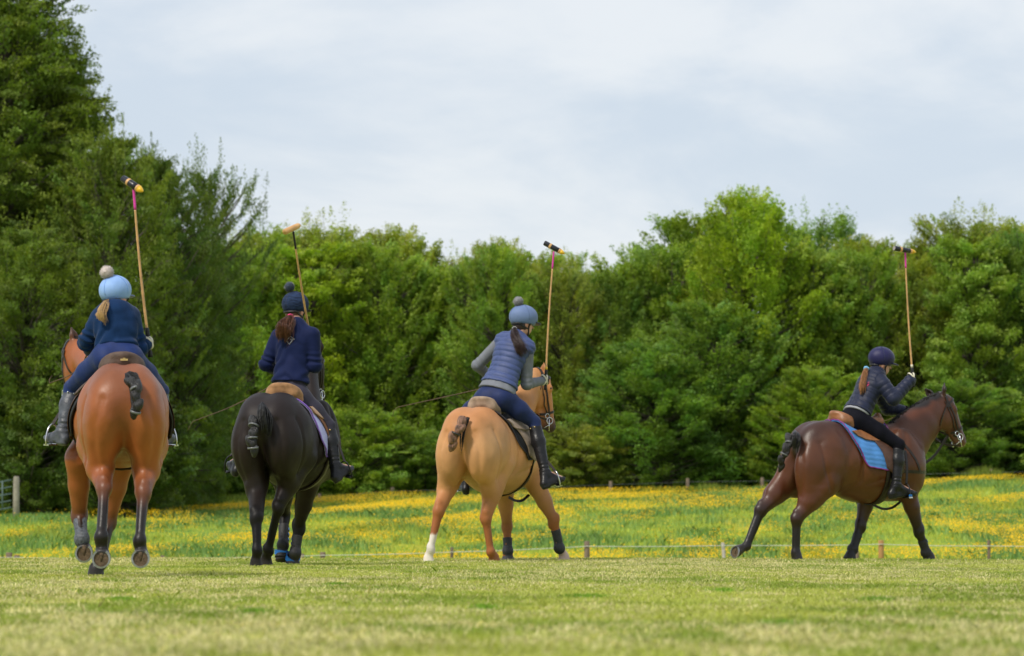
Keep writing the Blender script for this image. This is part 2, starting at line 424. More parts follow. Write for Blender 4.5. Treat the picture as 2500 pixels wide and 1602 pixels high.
            f.cap(J, Fk, 0.043 * lw, 0.034 * lw, 0.02, low, flat=(lf, 0.92)); f.cap(J + q * 0.024, Fk + q * 0.022, 0.021, 0.020, 0.015, low)
        pd = unit(Cn - Fk)
        f.ell(Fk, (0.050, 0.046, 0.052), [unit(np.cross(pd, lf)), lf, pd], 0.02, ft); f.cap(Fk - toe * 0.018, Fk - toe * 0.026 + pd * 0.03, 0.024, 0.016, 0.02, ft)
        f.cap(Fk, Cn, 0.036, 0.044, 0.02, ft)
        f.frustum(Cn - n * 0.004, B, 0.049, 0.064, 0.012, g.get('hoof', (0.035, 0.03, 0.028)))
        legs.append(dict(g, C=Cn, B=B, n=n, toe=toe, F=Fk, J=J))
    # creases: between the buttocks, under the croup, flank fold
    f.cap(L(-0.44, 0, zt - 0.30), L(-0.36, 0, zt - 0.82), 0.030, 0.045, 0.07, c.get('crease', co), op='s')
    f.cap(L(-0.10, 0, zt + 0.022), L(0.35, 0, zt - 0.005), 0.014, 0.012, 0.05, cr, op='s')
    for sd in (1, -1):
        pass
    return f, legs, dict(P=P, a=a, f=ff, w=w, HL=HL, poll=poll, muz=muz)

def coat_mat(name, rough, nvar, sheen, spec=0.5):
    m = mat(name, (1, 1, 1), rough, nscale=5, nvar=nvar, bump=0.16, bscale=130, attr=True, sheen=sheen, spec=spec, stretch=(1, 1, 0.45))
    return m

def make_horse(F, c, label, group):
    f, legs, head = horse_body(F, c)
    v, fa = f.build()
    nr = vnormals(v, fa)
    # veins and muscle: very slight relief
    v = v + nr * (0.0038 * fbm(v, 9, 3) + 0.0012 * fbm(v * V(1, 1, 0.6), 26, 4))[:, None]
    d = v - F.O; s_, l_, z_ = d @ F.h, d @ F.left, d[:, 2] - F.g; zt = c['top']; al = np.abs(l_); nb = np.clip(-(nr @ F.h), 0, 1); nl = np.clip(np.abs(nr @ F.left), 0, 1)
    def groove(x, y, pts, amp, sig, mask):
        q = np.full(len(x), 9.0)
        for (x0, y0), (x1, y1) in zip(pts, pts[1:]):
            t = np.clip(((x - x0) * (x1 - x0) + (y - y0) * (y1 - y0)) / ((x1 - x0) ** 2 + (y1 - y0) ** 2), 0, 1); q = np.minimum(q, np.hypot(x - x0 - t * (x1 - x0), y - y0 - t * (y1 - y0)))
        return -amp * np.exp(-(q / sig) ** 2) * mask
    rel = groove(al, z_, [(0.16, zt - 0.26), (0.215, zt - 0.44), (0.21, zt - 0.62), (0.17, zt - 0.78)], 0.012, 0.030, nb ** 0.7)
    rel += groove(al, z_, [(0.26, zt - 0.22), (0.30, zt - 0.42), (0.28, zt - 0.66)], 0.008, 0.03, nb ** 0.5 * 0.9)
    rel += groove(al, z_, [(0.10, zt - 0.42), (0.12, zt - 0.66)], -0.005, 0.05, nb)
    fs_ = c.get('fs', 0.0); sm_ = nl ** 0.8
    rel += groove(s_, z_, [(0.30, zt - 0.20), (0.36, zt - 0.42), (0.34, zt - 0.62), (0.24, zt - 0.74)], 0.016, 0.035, sm_)
    rel += groove(s_, z_, [(-0.17, zt - 0.24), (-0.13, zt - 0.50), (-0.06, zt - 0.72)], 0.010, 0.022, sm_)
    rel += groove(s_, z_, [(0.08, zt - 0.12), (0.16, zt - 0.34), (0.14, zt - 0.50)], 0.007, 0.04, sm_)
    rel += groove(s_, z_, [(0.84 + fs_, zt - 0.12), (0.80 + fs_, zt - 0.38), (0.70 + fs_, zt - 0.66)], 0.012, 0.030, sm_)
    rel += groove(s_, z_, [(0.42, zt - 0.66), (0.62, zt - 0.60), (0.78 + fs_, zt - 0.62)], 0.006, 0.022, sm_)
    rel += 0.0022 * np.sin(s_ * 62) * smooth01((s_ - 0.42) / 0.08) * smooth01((0.78 + fs_ - s_) / 0.08) * np.exp(-((z_ - zt + 0.48) / 0.14) ** 2) * sm_
    v = v + nr * (rel * 1.35)[:, None]
    cols = f.colors(v, 0.022)
    if 'paint' in c: cols = c['paint'](v, cols, F)
    tone = 1 + 0.17 * fbm(v, 5, 9) + 0.05 * fbm(v, 22, 12) + 0.03 * fbm(v * V(1, 1, 0.5), 60, 13); hue = 0.07 * fbm(v, 4, 21)
    cols = cols * tone[:, None].clip(0.6, 1.5) * np.stack([1 + hue, 1 - hue * 0.3, 1 - hue * 1.2], 1)
    o = mesh_obj('horse', v, fa, coat_mat(c['mat'], c.get('rough', 0.42), 0.10, c.get('sheen', 0.15), c.get('spec', 0.5)), None, True, cols, org=F.L(0, 0, 0))
    tag(o, label, 'horse', group)
    bvh = BVHTree.FromPolygons(v.tolist(), fa.tolist())
    # soles and shoes
    sole_m = mat('hoof_sole', (0.10, 0.066, 0.036), 0.9, nscale=60, nvar=0.4, bump=0.6, bscale=120)
    shoe_m = mat('worn_steel', (0.34, 0.35, 0.37), 0.38, 0.9, nscale=90, nvar=0.25)
    for g in legs:
        B, n, toe = g['B'], g['n'], g['toe']; sw = unit(np.cross(n, toe))
        if g.get('show'):
            mb = MB(); R = 0.056; vs = [B + n * 0.007]; fs = []
            for i in range(24):
                a = 2 * math.pi * i / 24; vs.append(B + n * 0.011 + (toe * math.cos(a) + sw * math.sin(a)) * R)
            for i in range(24): fs.append([0, 1 + i, 1 + (i + 1) % 24])
            mb.add(vs, fs); v2, f2 = sweep([B + n * 0.008 - toe * 0.055, B + n * 0.012 - toe * 0.02, B + n * 0.009 + toe * 0.02], [0.018, 0.012, 0.003], [0.004, 0.004, 0.002], 8, [n] * 3); mb.add(v2, f2)  # frog
            mb.obj('hoof_sole', sole_m, o)
            pts = [B + n * 0.015 + (toe * math.cos(a) * 1.04 + sw * math.sin(a)) * 0.057 for a in np.linspace(-2.55, 2.55, 26)]
            v2, f2 = sweep(pts, 0.0062, 0.006, 4, [n] * len(pts)); mesh_obj('horseshoe', v2, f2, shoe_m, o, False)
        if g.get('boot'): leg_boot(o, g, c)
    # eyes
    em = mat('horse_eye', (0.01, 0.006, 0.004), 0.08, spec=0.8); mb = MB()
    for sd in (1, -1): vs, fs = ball(head['P'](0.175, 0.045, sd * 0.072), 0.019); mesh_obj('eye', vs, fs, em, o)
    return o, bvh, head, legs
def leg_boot(o, g, c):
    J, Fk, C = g['J'], g['F'], g['C']; d = unit(Fk - J); bm = g['boot']; t0 = g.get('bt', 0.45)
    a = J + (Fk - J) * t0; f = Field(0.006); cm = bm['col']
    f.cap(a, Fk - d * 0.02, 0.050, 0.044, 0.02, cm); f.ell(Fk + d * 0.005, (0.057, 0.056, 0.06), None, 0.02, cm); f.cap(Fk - g['toe'] * 0.02, Fk - g['toe'] * 0.03, 0.04, 0.035, 0.03, cm)
    if bm.get('bell'): pdn = unit(C - Fk); f.frustum(Fk + pdn * 0.045, C + g['n'] * 0.05, 0.047, 0.071, 0.015, cm)
    f.cut(a + d * 0.005, -d)
    v, fa = f.build(); v = v + vnormals(v, fa) * (0.0012 * fbm(v, 60, 2))[:, None]
    ob = mesh_obj('leg_boot', v, fa, bm['mat'], o)
    side = unit(np.cross(d, V(0, 1, 0)))
    if bm.get('straps'):
        for k, t in enumerate(bm.get('ts', (0.25, 0.5, 0.75))):
            p = a + (Fk - a) * t; pts = []; e1 = side; e2 = unit(np.cross(d, e1)); r = 0.0475
            for ang in np.linspace(bm.get('a0', -0.9), bm.get('a1', 0.9), 10): pts.append(p + (e1 * math.cos(ang) + e2 * math.sin(ang)) * (r + 0.0045))
            v2, f2 = sweep(pts, 0.011, 0.0025, 4, [unit(q - p) for q in pts]); mesh_obj('strap', v2, f2, bm['straps'], ob, False)
    if bm.get('bellband'):
        pdn = unit(C - Fk); p = C + pdn * 0.0; e1 = unit(np.cross(pdn, V(0, 1, 0))); e2 = unit(np.cross(pdn, e1)); pts = [p + (e1 * math.cos(x) + e2 * math.sin(x)) * 0.066 for x in np.linspace(0, 2 * math.pi, 25)[:-1]]
        v2, f2 = sweep(pts, 0.022, 0.003, 4, [unit(q - p) for q in pts], closed=True); mesh_obj('band', v2, f2, bm['bellband'], ob, False)

def braided_tail(o, pts, r, m, band_m, bands, wisps=None, seed=1, hair_m=None):
    """knotted polo tail: plaited blobs along pts with tape bands"""
    p = spline(pts, 40); f = Field(0.006); n = len(p); rg = np.random.default_rng(seed)
    L = np.concatenate([[0], np.cumsum(np.linalg.norm(np.diff(p, axis=0), axis=1))]); tot = L[-1]; k = max(3, int(tot / (r * 1.25)))
    for i in range(k):
        t = (i + 0.5) / k; j = int(t * (n - 1)); T = unit(p[min(j + 1, n - 1)] - p[max(j - 1, 0)]); sidev = unit(np.cross(T, V(0, 1, 0)))
        rr = r * (1.0 - 0.25 * t) * rg.uniform(0.9, 1.12)
        f.ell(p[j] + sidev * rr * 0.42 * (1 if i % 2 else -1), (rr * 0.95, rr * 0.8, rr * 0.80), [unit(T + sidev * (0.8 if i % 2 else -0.8)), sidev, np.cross(T, sidev)], 0.008, (0.01, 0.01, 0.01))
        f.ell(p[j], (rr * 0.7, rr * 0.7, rr * 0.9), None, 0.008, None)
    f.cap(p[0], p[-1], r * 0.4, r * 0.35, 0.01, None)
    v, fa = f.build(); v = v + vnormals(v, fa) * (0.0022 * fbm(v * V(1, 1, 0.4), 160, 2, 2))[:, None]
    t_ = mesh_obj('tail', v, fa, m, o)
    for t in bands:
        j = int(t * (n - 1)); T = unit(p[min(j + 1, n - 1)] - p[max(j - 1, 0)]); e1 = unit(np.cross(T, V(0, 1, 0.1))); e2 = np.cross(T, e1)
        q = [p[j] + (e1 * math.cos(x) + e2 * math.sin(x)) * r * 0.82 for x in np.linspace(0, 2 * math.pi, 17)[:-1]]
        v2, f2 = sweep(q, 0.008, 0.004, 4, [unit(x - p[j]) for x in q], closed=True); mesh_obj('tape_band', v2, f2, band_m, t_)
    if wisps:
        v2, f2 = strands(wisps['pts'], wisps['w'], wisps.get('n', 90), wisps.get('r', 0.004), seed, taper=wisps.get('taper', 0.6)); mesh_obj('loose_hair', v2, f2, hair_m or m, t_)
    return t_
def strands(pts, widths, n, r, seed=0, taper=0.5, steps=12, sides=3, flow=0.5, flat=1.0):
    """a bundle of hair strands along pts; widths per control point"""
    rg = np.random.default_rng(seed); P = spline(pts, steps); Wd = np.interp(np.linspace(0, 1, steps), np.linspace(0, 1, len(widths)), widths)
    T = np.gradient(P, axis=0); T /= np.linalg.norm(T, axis=1)[:, None]; e1 = unit(np.cross(T[0], V(0, 1, 0.2))); e2 = unit(np.cross(T[0], e1)); vs = []; fs = []; c = 0
    locks = [(rg.uniform(0, 6.283), math.sqrt(rg.random()), rg.normal(0, flow), rg.uniform(0, 6.28), rg.uniform(0.8, 1.05)) for _ in range(max(5, n // 26))]
    for i in range(n):
        la, lq, lf_, lp, ll = locks[i % len(locks)]; a = la + rg.normal(0, 0.25); q = min(1.15, max(0, lq + rg.normal(0, 0.11))); a2 = a + lf_ + rg.normal(0, 0.12); ln = min(1.0, ll * rg.uniform(0.86, 1.0)); m = max(4, int(steps * ln))
        tt = np.linspace(0, 1, steps)[:m]; an = a + (a2 - a) * tt; wob = rg.normal(0, 0.12, 2); rad = q * Wd[:m] * (1 + wob[0] * np.sin(tt * 5 + i) + 0.22 * tt * np.sin(tt * 9 + lp))
        L = P[:m] + e1 * (np.cos(an) * rad)[:, None] + e2 * (np.sin(an) * rad * flat)[:, None]
        rr = r * (1 - taper * tt) * rg.uniform(0.7, 1.2); rr[-1] *= 0.2
        v, f = sweep(L, rr, sides=sides); vs.append(v); fs += [[x + c for x in g] for g in f]; c += len(v)
    return np.concatenate(vs), fs
def on_surface(bvh, p, off=0.006):
    loc, nrm, i, d = bvh.find_nearest(Vector(p)); n = np.array(nrm); return np.array(loc) + n * off, n
def strap(bvh, pts, width=0.020, off=0.007, n=24, thick=0.0035, free=None, closed=False):
    """a leather strap through pts; with bvh it is laid on the animal's surface"""
    P = spline(pts + ([pts[0]] if closed else []), n); 
    if closed: P = P[:-1]
    if bvh is not None:
        R = [on_surface(bvh, p, off) for p in P]; P = np.array([r[0] for r in R]); Nn = np.array([r[1] for r in R])
        for _ in range(2):
            Q = P.copy(); Q[1:-1] = (P[:-2] + 2 * P[1:-1] + P[2:]) / 4; P = Q
        Nn = (Nn + np.roll(Nn, 1, 0) + np.roll(Nn, -1, 0)) / 3
    else:
        Nn = np.tile(unit(np.asarray(free if free is not None else (0.3, -1, 0.2), float)), (len(P), 1))
    return sweep(P, width / 2, thick / 2, 4, Nn, closed)
def ray_side(bvh, F, s, z, sd):
    o = F.L(s, sd * 1.2, z); d = -F.left * sd
    loc, nrm, i, dist = bvh.ray_cast(Vector(o), Vector(d))
    if loc is None or dist > 1.25: return None, None
    return np.array(loc), np.array(nrm)
def back_z(bvh, F, s, l=0):
    loc, nrm, i, d = bvh.ray_cast(Vector(F.L(s, l, 3.0)), Vector((0, 0, -1)))
    return float(loc[2]) - F.g, np.array(nrm)
def blanket(bvh, F, front, rear, bottom, off, thick, nS=22, nT=34, corner=0.08, quilt=0.0):
    """a cloth laid over the back: rows run from one side over the spine to the other. front/rear: s at (top, bottom)"""
    vs = []
    for layer in (0, 1):
        for i in range(nS):
            a = i / (nS - 1)
            for j in range(nT):
                t = j / (nT - 1) * 2 - 1; sd = 1 if t >= 0 else -1; q = abs(t)
                sA = front[0] + (front[1] - front[0]) * q; sB = rear[0] + (rear[1] - rear[0]) * q ** 1.3
                s = sA + (sB - sA) * a
                ztop = back_z(bvh, F, s)[0]; zb = bottom[0] + (bottom[1] - bottom[0]) * a
                e = min(a, 1 - a); zb = zb + corner * (1 - smooth01(e / 0.16))
                if q < 0.3:
                    l = sd * q / 0.3 * 0.19; zz, nr = back_z(bvh, F, s, l); p = F.L(s, l, zz)
                else:
                    z1 = back_z(bvh, F, s, sd * 0.19)[0]; z = z1 + (zb - z1) * (q - 0.3) / 0.7
                    p, nr = ray_side(bvh, F, s, z, sd)
                    if p is None: p, nr = on_surface(bvh, F.L(s, sd * 0.3, z), 0)
                o_ = off + (thick if layer else 0)
                if layer and quilt: o_ += quilt * abs(math.sin(q * 30 + 0.35 * math.sin(s * 75))) ** 0.5
                vs.append(p + unit(nr) * o_)
    fs = []; M = nS * nT
    for i in range(nS - 1):
        for j in range(nT - 1):
            a = i * nT + j; fs.append([a, a + 1, a + nT + 1, a + nT]); fs.append([a + M, a + nT + M, a + nT + 1 + M, a + 1 + M])
    edge = [j for j in range(nT)] + [i * nT + nT - 1 for i in range(1, nS)] + [(nS - 1) * nT + j for j in range(nT - 2, -1, -1)] + [i * nT for i in range(nS - 2, 0, -1)]
    for x, y in zip(edge, edge[1:] + edge[:1]): fs.append([x, x + M, y + M, y])
    vs = np.array(vs)
    for _ in range(1 if quilt else 2):                       # iron out the rays' jitter
        G = vs.reshape(2, nS, nT, 3).copy(); H_ = G.copy(); H_[:, 1:-1, 1:-1] = (G[:, 2:, 1:-1] + G[:, :-2, 1:-1] + G[:, 1:-1, 2:] + G[:, 1:-1, :-2] + 2 * G[:, 1:-1, 1:-1]) / 6; vs = H_.reshape(-1, 3)
    rim = vs[[e + M for e in edge]]
    return vs, fs, rim
# ------------------------------------------------------------------ the four ponies
GROUP_H = "polo ponies being ridden over the pitch"
UP = V(0, 0, 1); DN = V(0, 0, -1); CAMW = V(0, -1, 0)
blackhair = mat('black_hair', (0.010, 0.009, 0.009), 0.38, nscale=30, nvar=0.4, bump=0.7, bscale=150, stretch=(2, 2, 0.4))
brownhair = mat('mixed_tail_hair', (0.20, 0.10, 0.06), 0.5, nscale=26, nvar=0.75, bump=0.8, bscale=140, stretch=(2, 2, 0.4))
tape_grey = mat('grey_tape', (0.12, 0.125, 0.13), 0.35, nvar=0.2)
tape_black = mat('black_tape', (0.02, 0.02, 0.02), 0.3, nvar=0.2)
grey_boot = mat('grey_boot_fabric', (0.075, 0.085, 0.10), 0.55, nscale=60, nvar=0.5, bump=0.5, bscale=120)
black_boot = mat('black_neoprene', (0.014, 0.014, 0.016), 0.6, nscale=60, nvar=0.3, bump=0.4, bscale=120)
char_boot = mat('charcoal_boot', (0.028, 0.030, 0.035), 0.6, nscale=60, nvar=0.3, bump=0.5, bscale=120)
blue_tab = mat('blue_webbing', (0.01, 0.16, 0.55), 0.5, nscale=60, nvar=0.15)

def planted(F, u, s=None, l=None): return F.K(u, s=s, l=l, z=-0.007)

# --- first: bright bay seen from behind, cantering away
F1 = Frame(301, 29.6, -7, 1.0)
BAY = (0.315, 0.092, 0.024); BLK = (0.008, 0.005, 0.004); BD = (0.085, 0.036, 0.019)
h1 = F1.h
up1 = F1.K(186, 838, s=1.95); mz1 = F1.K(172, 990, s=2.18)
H1 = dict(mat='bay_coat', coat=BAY, croup=(0.235, 0.072, 0.026), belly=(0.30, 0.092, 0.026), neckcol=BAY, headcol=BAY, top=1.485, belly_z=0.765, flank_z=0.86, w=0.96, bw=1.08, thz=-0.15, rc=0.104, gt=1.08, earcol=(0.06, 0.028, 0.018), lw=1.05, rough=0.42, sheen=0.0, spec=0.40,
    neck=[(F1.L(0.92, 0.0, 1.22), 0.25), (F1.L(1.35, 0.10, 1.40), 0.17)],
    head=dict(poll=up1, muzzle=mz1, face=unit(V(-0.35, 1, 0.1)), ears=[(F1.K(184, 838, s=1.93), F1.K(174, 799, s=1.92)), (F1.K(206, 838, s=1.97), F1.K(211, 800, s=1.97))], ear_open=[V(0.9, -0.5, 0), V(-0.2, 1, 0)]),
    legs=[
     dict(hind=True, side=1, joint=F1.K(254, 1192, s=-0.27), fet=F1.K(247, 1312, s=-0.47), sole=F1.K(247.6, 1364, s=-0.53), n=V(0, -1, -0.12), toe=DN, low=BLK, kn=(0.13, 0.046, 0.022), gas=(0.28, 0.086, 0.025), show=True),
     dict(hind=True, side=-1, joint=F1.K(350, 1200, s=-0.25), fet=F1.K(341, 1320, s=-0.42), sole=F1.K(343.5, 1363, s=-0.48), n=V(0, -1, -0.15), toe=DN, low=BLK, kn=(0.13, 0.046, 0.022), gas=(0.28, 0.086, 0.025), show=True),
     dict(hind=False, side=1, elbow=F1.K(192, 1120, s=0.86), joint=F1.K(194, 1260, s=1.02), fet=F1.K(200, 1317, s=0.86), sole=F1.K(205.5, 1350.5, s=0.80), n=V(0, -1, -0.15), toe=DN, low=BLK, kn=BD, gas=(0.27, 0.082, 0.024), show=True, w=1.1, boot=dict(col=(0.1, 0.1, 0.1), mat=grey_boot), bt=0.1),
     dict(hind=False, side=-1, elbow=F1.K(297, 1120, s=0.86), joint=F1.K(267, 1272, s=0.95), fet=F1.K(247, 1368, s=0.80), sole=planted(F1, 236, s=0.78), n=DN, toe=h1, low=BLK, kn=BD, gas=(0.27, 0.082, 0.024)),
    ])
# --- second: black
F2 = Frame(667, 38.0, 16, 1.045)
BK = (0.015, 0.0095, 0.0075); BK2 = (0.004, 0.0035, 0.0035); h2 = F2.h
H2 = dict(mat='black_coat', coat=BK, croup=(0.017, 0.012, 0.012), belly=BK, top=1.545, belly_z=0.685, flank_z=0.80, w=1.09, bw=0.96, thz=-0.03, lw=1.12, gt=1.08, rough=0.52, sheen=0.0, spec=0.22, headcol=BK,
    neck=[(F2.L(0.95, 0.02, 1.20), 0.25), (F2.L(1.40, 0.08, 1.34), 0.12)],
    head=dict(poll=F2.K(764, 868, s=1.92), muzzle=F2.K(780, 985, s=2.05), face=unit(V(0.6, 1, 0.1)), ears=[(F2.K(778, 864, s=1.95), F2.K(783, 830, s=1.97)), (F2.K(756, 864, s=1.95), F2.K(750, 836, s=1.97))], ear_open=[V(0.3, 1, 0), V(0.3, 1, 0)]),
    legs=[
     dict(hind=True, side=1, joint=F2.K(626, 1262, s=-0.42), fet=F2.K(628, 1344, s=-0.50), sole=planted(F2, 626, s=-0.47), n=DN, toe=h2, low=BK2),
     dict(hind=True, side=-1, joint=F2.K(680, 1236, s=-0.10), fet=F2.K(655, 1342, s=-0.02), sole=planted(F2, 650, s=0.05), n=DN, toe=unit(h2 + V(-0.2, 0, 0)), low=BK2),
     dict(hind=False, side=-1, elbow=F2.K(750, 1190, s=0.95), joint=F2.K(729, 1286, s=1.12), fet=F2.K(721, 1350, s=1.08), sole=planted(F2, 716, s=1.12), n=DN, toe=h2, low=BK2, w=1.08, boot=dict(col=BK2, mat=black_boot, straps=blue_tab, bell=True, bellband=blue_tab, a0=-2.9, a1=-2.2), bt=0.30),
     dict(hind=False, side=1, elbow=F2.K(694, 1180, s=0.95), joint=F2.K(694, 1255, s=1.28), fet=F2.K(691, 1330, s=1.12), sole=F2.K(689, 1369, s=1.10), n=unit(V(0, -0.45, -1)), toe=unit(h2 + V(0, 0, -0.4)), low=BK2, boot=dict(col=BK2, mat=black_boot, straps=blue_tab, bell=True, bellband=blue_tab, a0=-0.5, a1=0.4), bt=0.35),
    ])
# --- third: dun
F3 = Frame(1158, 42.5, 22, 1.045)
DUN = (0.52, 0.262, 0.114); DUN2 = (0.47, 0.205, 0.080); RUF = (0.30, 0.105, 0.035); h3 = F3.h; WHT = (0.72, 0.66, 0.58)
H3 = dict(mat='dun_coat', coat=DUN, croup=DUN2, belly=(0.53, 0.28, 0.125), neckcol=(0.52, 0.24, 0.09), headcol=(0.50, 0.22, 0.085), top=1.545, belly_z=0.67, flank_z=0.80, w=1.10, bw=1.04, thz=-0.03, lw=1.08, gt=1.05, rough=0.5, sheen=0.0, spec=0.2, muzcol=(0.05, 0.04, 0.04),
    tailc=(0.10, 0.05, 0.03),
    neck=[(F3.L(0.95, 0.0, 1.20), 0.27), (F3.K(1276, 990, s=1.20), 0.18), (F3.K(1300, 945, s=1.42), 0.145)],
    head=dict(poll=F3.K(1314, 907, s=1.55), muzzle=F3.K(1347, 1056, s=1.66), face=unit(V(0.95, 0.55, 0.15)), ears=[(F3.K(1326, 915, s=1.58), F3.K(1328, 885, s=1.58)), (F3.K(1285, 915, s=1.62), F3.K(1279, 893, s=1.65))], ear_open=[V(-0.7, -0.7, 0), V(-0.3, 1, 0)]),
    legs=[
     dict(hind=True, side=1, stifle=F3.L(0.15, 0.25, 0.98), joint=F3.K(1071, 1246, s=-0.32), fet=F3.K(1052, 1340, s=-0.42), sole=planted(F3, 1047, s=-0.40), n=DN, toe=h3, low=RUF, kn=RUF, gas=(0.42, 0.19, 0.08), foot=(0.75, 0.7, 0.62), hoof=(0.5, 0.42, 0.36)),
     dict(hind=True, side=-1, joint=F3.K(1186, 1264, s=-0.02), fet=F3.K(1198, 1348, s=0.02), sole=planted(F3, 1207, s=0.08), n=DN, toe=unit(h3 + V(0.3, 0, 0)), low=RUF, kn=RUF, gas=(0.42, 0.19, 0.08), foot=RUF, hoof=(0.2, 0.09, 0.05)),
     dict(hind=False, side=1, elbow=F3.K(1232, 1190, s=1.02), joint=F3.K(1238, 1284, s=1.18), fet=F3.K(1240, 1345, s=1.15), sole=planted(F3, 1241, s=1.16), n=DN, toe=h3, low=RUF, kn=RUF, gas=(0.38, 0.17, 0.075), upper=(0.44, 0.21, 0.09), boot=dict(col=(0.05, 0.05, 0.05), mat=char_boot, bell=True), bt=0.45),
     dict(hind=False, side=-1, elbow=F3.K(1310, 1185, s=1.02), joint=F3.K(1352, 1272, s=1.10), fet=F3.K(1366, 1338, s=1.16), sole=planted(F3, 1378, s=1.24), n=DN, toe=unit(h3 + V(0.5, 0, 0)), low=RUF, kn=RUF, gas=(0.36, 0.155, 0.06), upper=(0.44, 0.21, 0.09), foot=(0.68, 0.5, 0.42), hoof=(0.6, 0.42, 0.34), boot=dict(col=(0.03, 0.04, 0.04), mat=char_boot), bt=0.30, w=1.1),
    ])
def paint3(v, cols, F):
    # white sock on the left hind
    m = smooth01((F.g + 0.30 + 0.02 * fbm(v, 40, 1) - v[:, 2]) / 0.03); d = (v - F.O) @ F.h; lt = (v - F.O) @ F.left
    m = m * (d < 0) * (lt > 0.12); return cols * (1 - m[:, None]) + np.array(WHT) * m[:, None]
H3['paint'] = paint3
# --- fourth: dark bay, seen almost from its right side
F4 = Frame(1999, 44.0, 58, 0.97)
DB = (0.092, 0.0275, 0.0085); DBD = (0.055, 0.020, 0.012); h4 = F4.h
pol4 = F4.K(2296, 968, l=0.0); muz4 = F4.K(2350, 1088, l=-0.02)
H4 = dict(mat='dark_bay_coat', coat=DB, croup=(0.042, 0.013, 0.007), belly=(0.108, 0.033, 0.010), neckcol=(0.088, 0.026, 0.010), headcol=(0.10, 0.031, 0.012), top=1.450, belly_z=0.60, flank_z=0.72, w=1.0, back=0.10, thz=0.0, gs=0.06, lw=1.15, gt=1.14, rough=0.40, sheen=0.0, spec=0.42, hs=1.15, bw=0.95, fs=0.10, chest=1.12, muzcol=(0.14, 0.06, 0.03), earcol=(0.05, 0.02, 0.012), eartip=(0.012, 0.01, 0.01),
    neck=[(F4.L(0.95, 0.0, 1.08), 0.29), (F4.K(2218, 1070, l=0), 0.26), (F4.K(2248, 1038, l=0), 0.215), (F4.K(2275, 1008, l=0), 0.17)],
    head=dict(poll=pol4, muzzle=muz4, face=h4, ears=[(F4.K(2305, 968, l=-0.06), F4.K(2306, 934, l=-0.065)), (F4.K(2278, 972, l=0.05), F4.K(2258, 948, l=0.07))], ear_open=[V(0.9, 0.1, 0.1), V(-0.4, -0.8, 0.4)]),
    legs=[
     dict(hind=True, side=-1, stifle=F4.K(2016, 1178, l=-0.17), joint=F4.K(1945, 1265, l=-0.14), fet=F4.K(1943, 1350, l=-0.14), sole=planted(F4, 1946, l=-0.14), n=DN, toe=h4, low=BLK, kn=BLK, gas=(0.075, 0.026, 0.015)),
     dict(hind=True, side=1, stifle=F4.K(1935, 1165, l=0.18), joint=F4.K(1858, 1244, l=0.15), fet=F4.K(1823, 1334, l=0.14), sole=F4.K(1797, 1347, l=0.14), n=unit(V(-0.72, -0.62, -0.22)), toe=unit(V(-0.10, 0.0, -1)), low=BLK, kn=BLK, gas=(0.06, 0.022, 0.014), show=True),
     dict(hind=False, side=1, elbow=F4.K(2122, 1195, l=0.14), joint=F4.K(2101, 1284, l=0.14), fet=F4.K(2083, 1340, l=0.13), sole=planted(F4, 2075, l=0.13), n=DN, toe=h4, low=BLK, kn=BLK, gas=(0.05, 0.02, 0.012), upper=DBD, boot=dict(col=BLK, mat=black_boot, bell=True), bt=0.35),
     dict(hind=False, side=-1, elbow=F4.K(2212, 1190, l=-0.15), joint=F4.K(2243, 1296, l=-0.14), fet=F4.K(2262, 1350, l=-0.14), sole=planted(F4, 2270, l=-0.14), n=DN, toe=unit(h4 + V(0, 0, -0.1)), low=BLK, kn=BLK, gas=(0.03, 0.014, 0.01), boot=dict(col=BLK, mat=black_boot, bell=True, straps=blue_tab, ts=(0.22,), a0=-0.9, a1=0.3), bt=0.40),
    ])
def paint4(v, cols, F):
    c_ = spline([F.L(0.92, 0, 1.40), F.K(2212, 1023, l=0), F.K(2250, 990, l=0), F.K(2284, 968, l=0)], 24); d = np.full(len(v), 9.0)
    for p in c_: d = np.minimum(d, np.linalg.norm(v - p, axis=1))
    m = smooth01((0.095 + 0.02 * fbm(v, 20, 3) - d) / 0.05)[:, None]; cols = cols * (1 - m) + np.array((0.012, 0.008, 0.007)) * m
    q = v - F.O; s_, z_ = q @ F.h, v[:, 2] - F.g; m = (smooth01((0.07 - np.hypot(s_ + 0.33, (z_ - F4top + 0.14) * 0.8) + 0.02 * fbm(v, 24, 5)) / 0.05) * 0.8)[:, None]
    return cols * (1 - m) + np.array((0.015, 0.010, 0.008)) * m
F4top = H4['top']; H4['paint'] = paint4
horse1, bvh1, head1, legs1 = make_horse(F1, H1, "bright bay horse cantering away with three hooves lifted and their shoes showing", GROUP_H)
horse2, bvh2, head2, legs2 = make_horse(F2, H2, "black horse seen from behind with blue straps on its front leg boots", GROUP_H)
horse3, bvh3, head3, legs3 = make_horse(F3, H3, "pale dun horse with one white hind sock and rufous legs", GROUP_H)
horse4, bvh4, head4, legs4 = make_horse(F4, H4, "dark bay horse in near side view with a blue quilted pad on its back", GROUP_H)

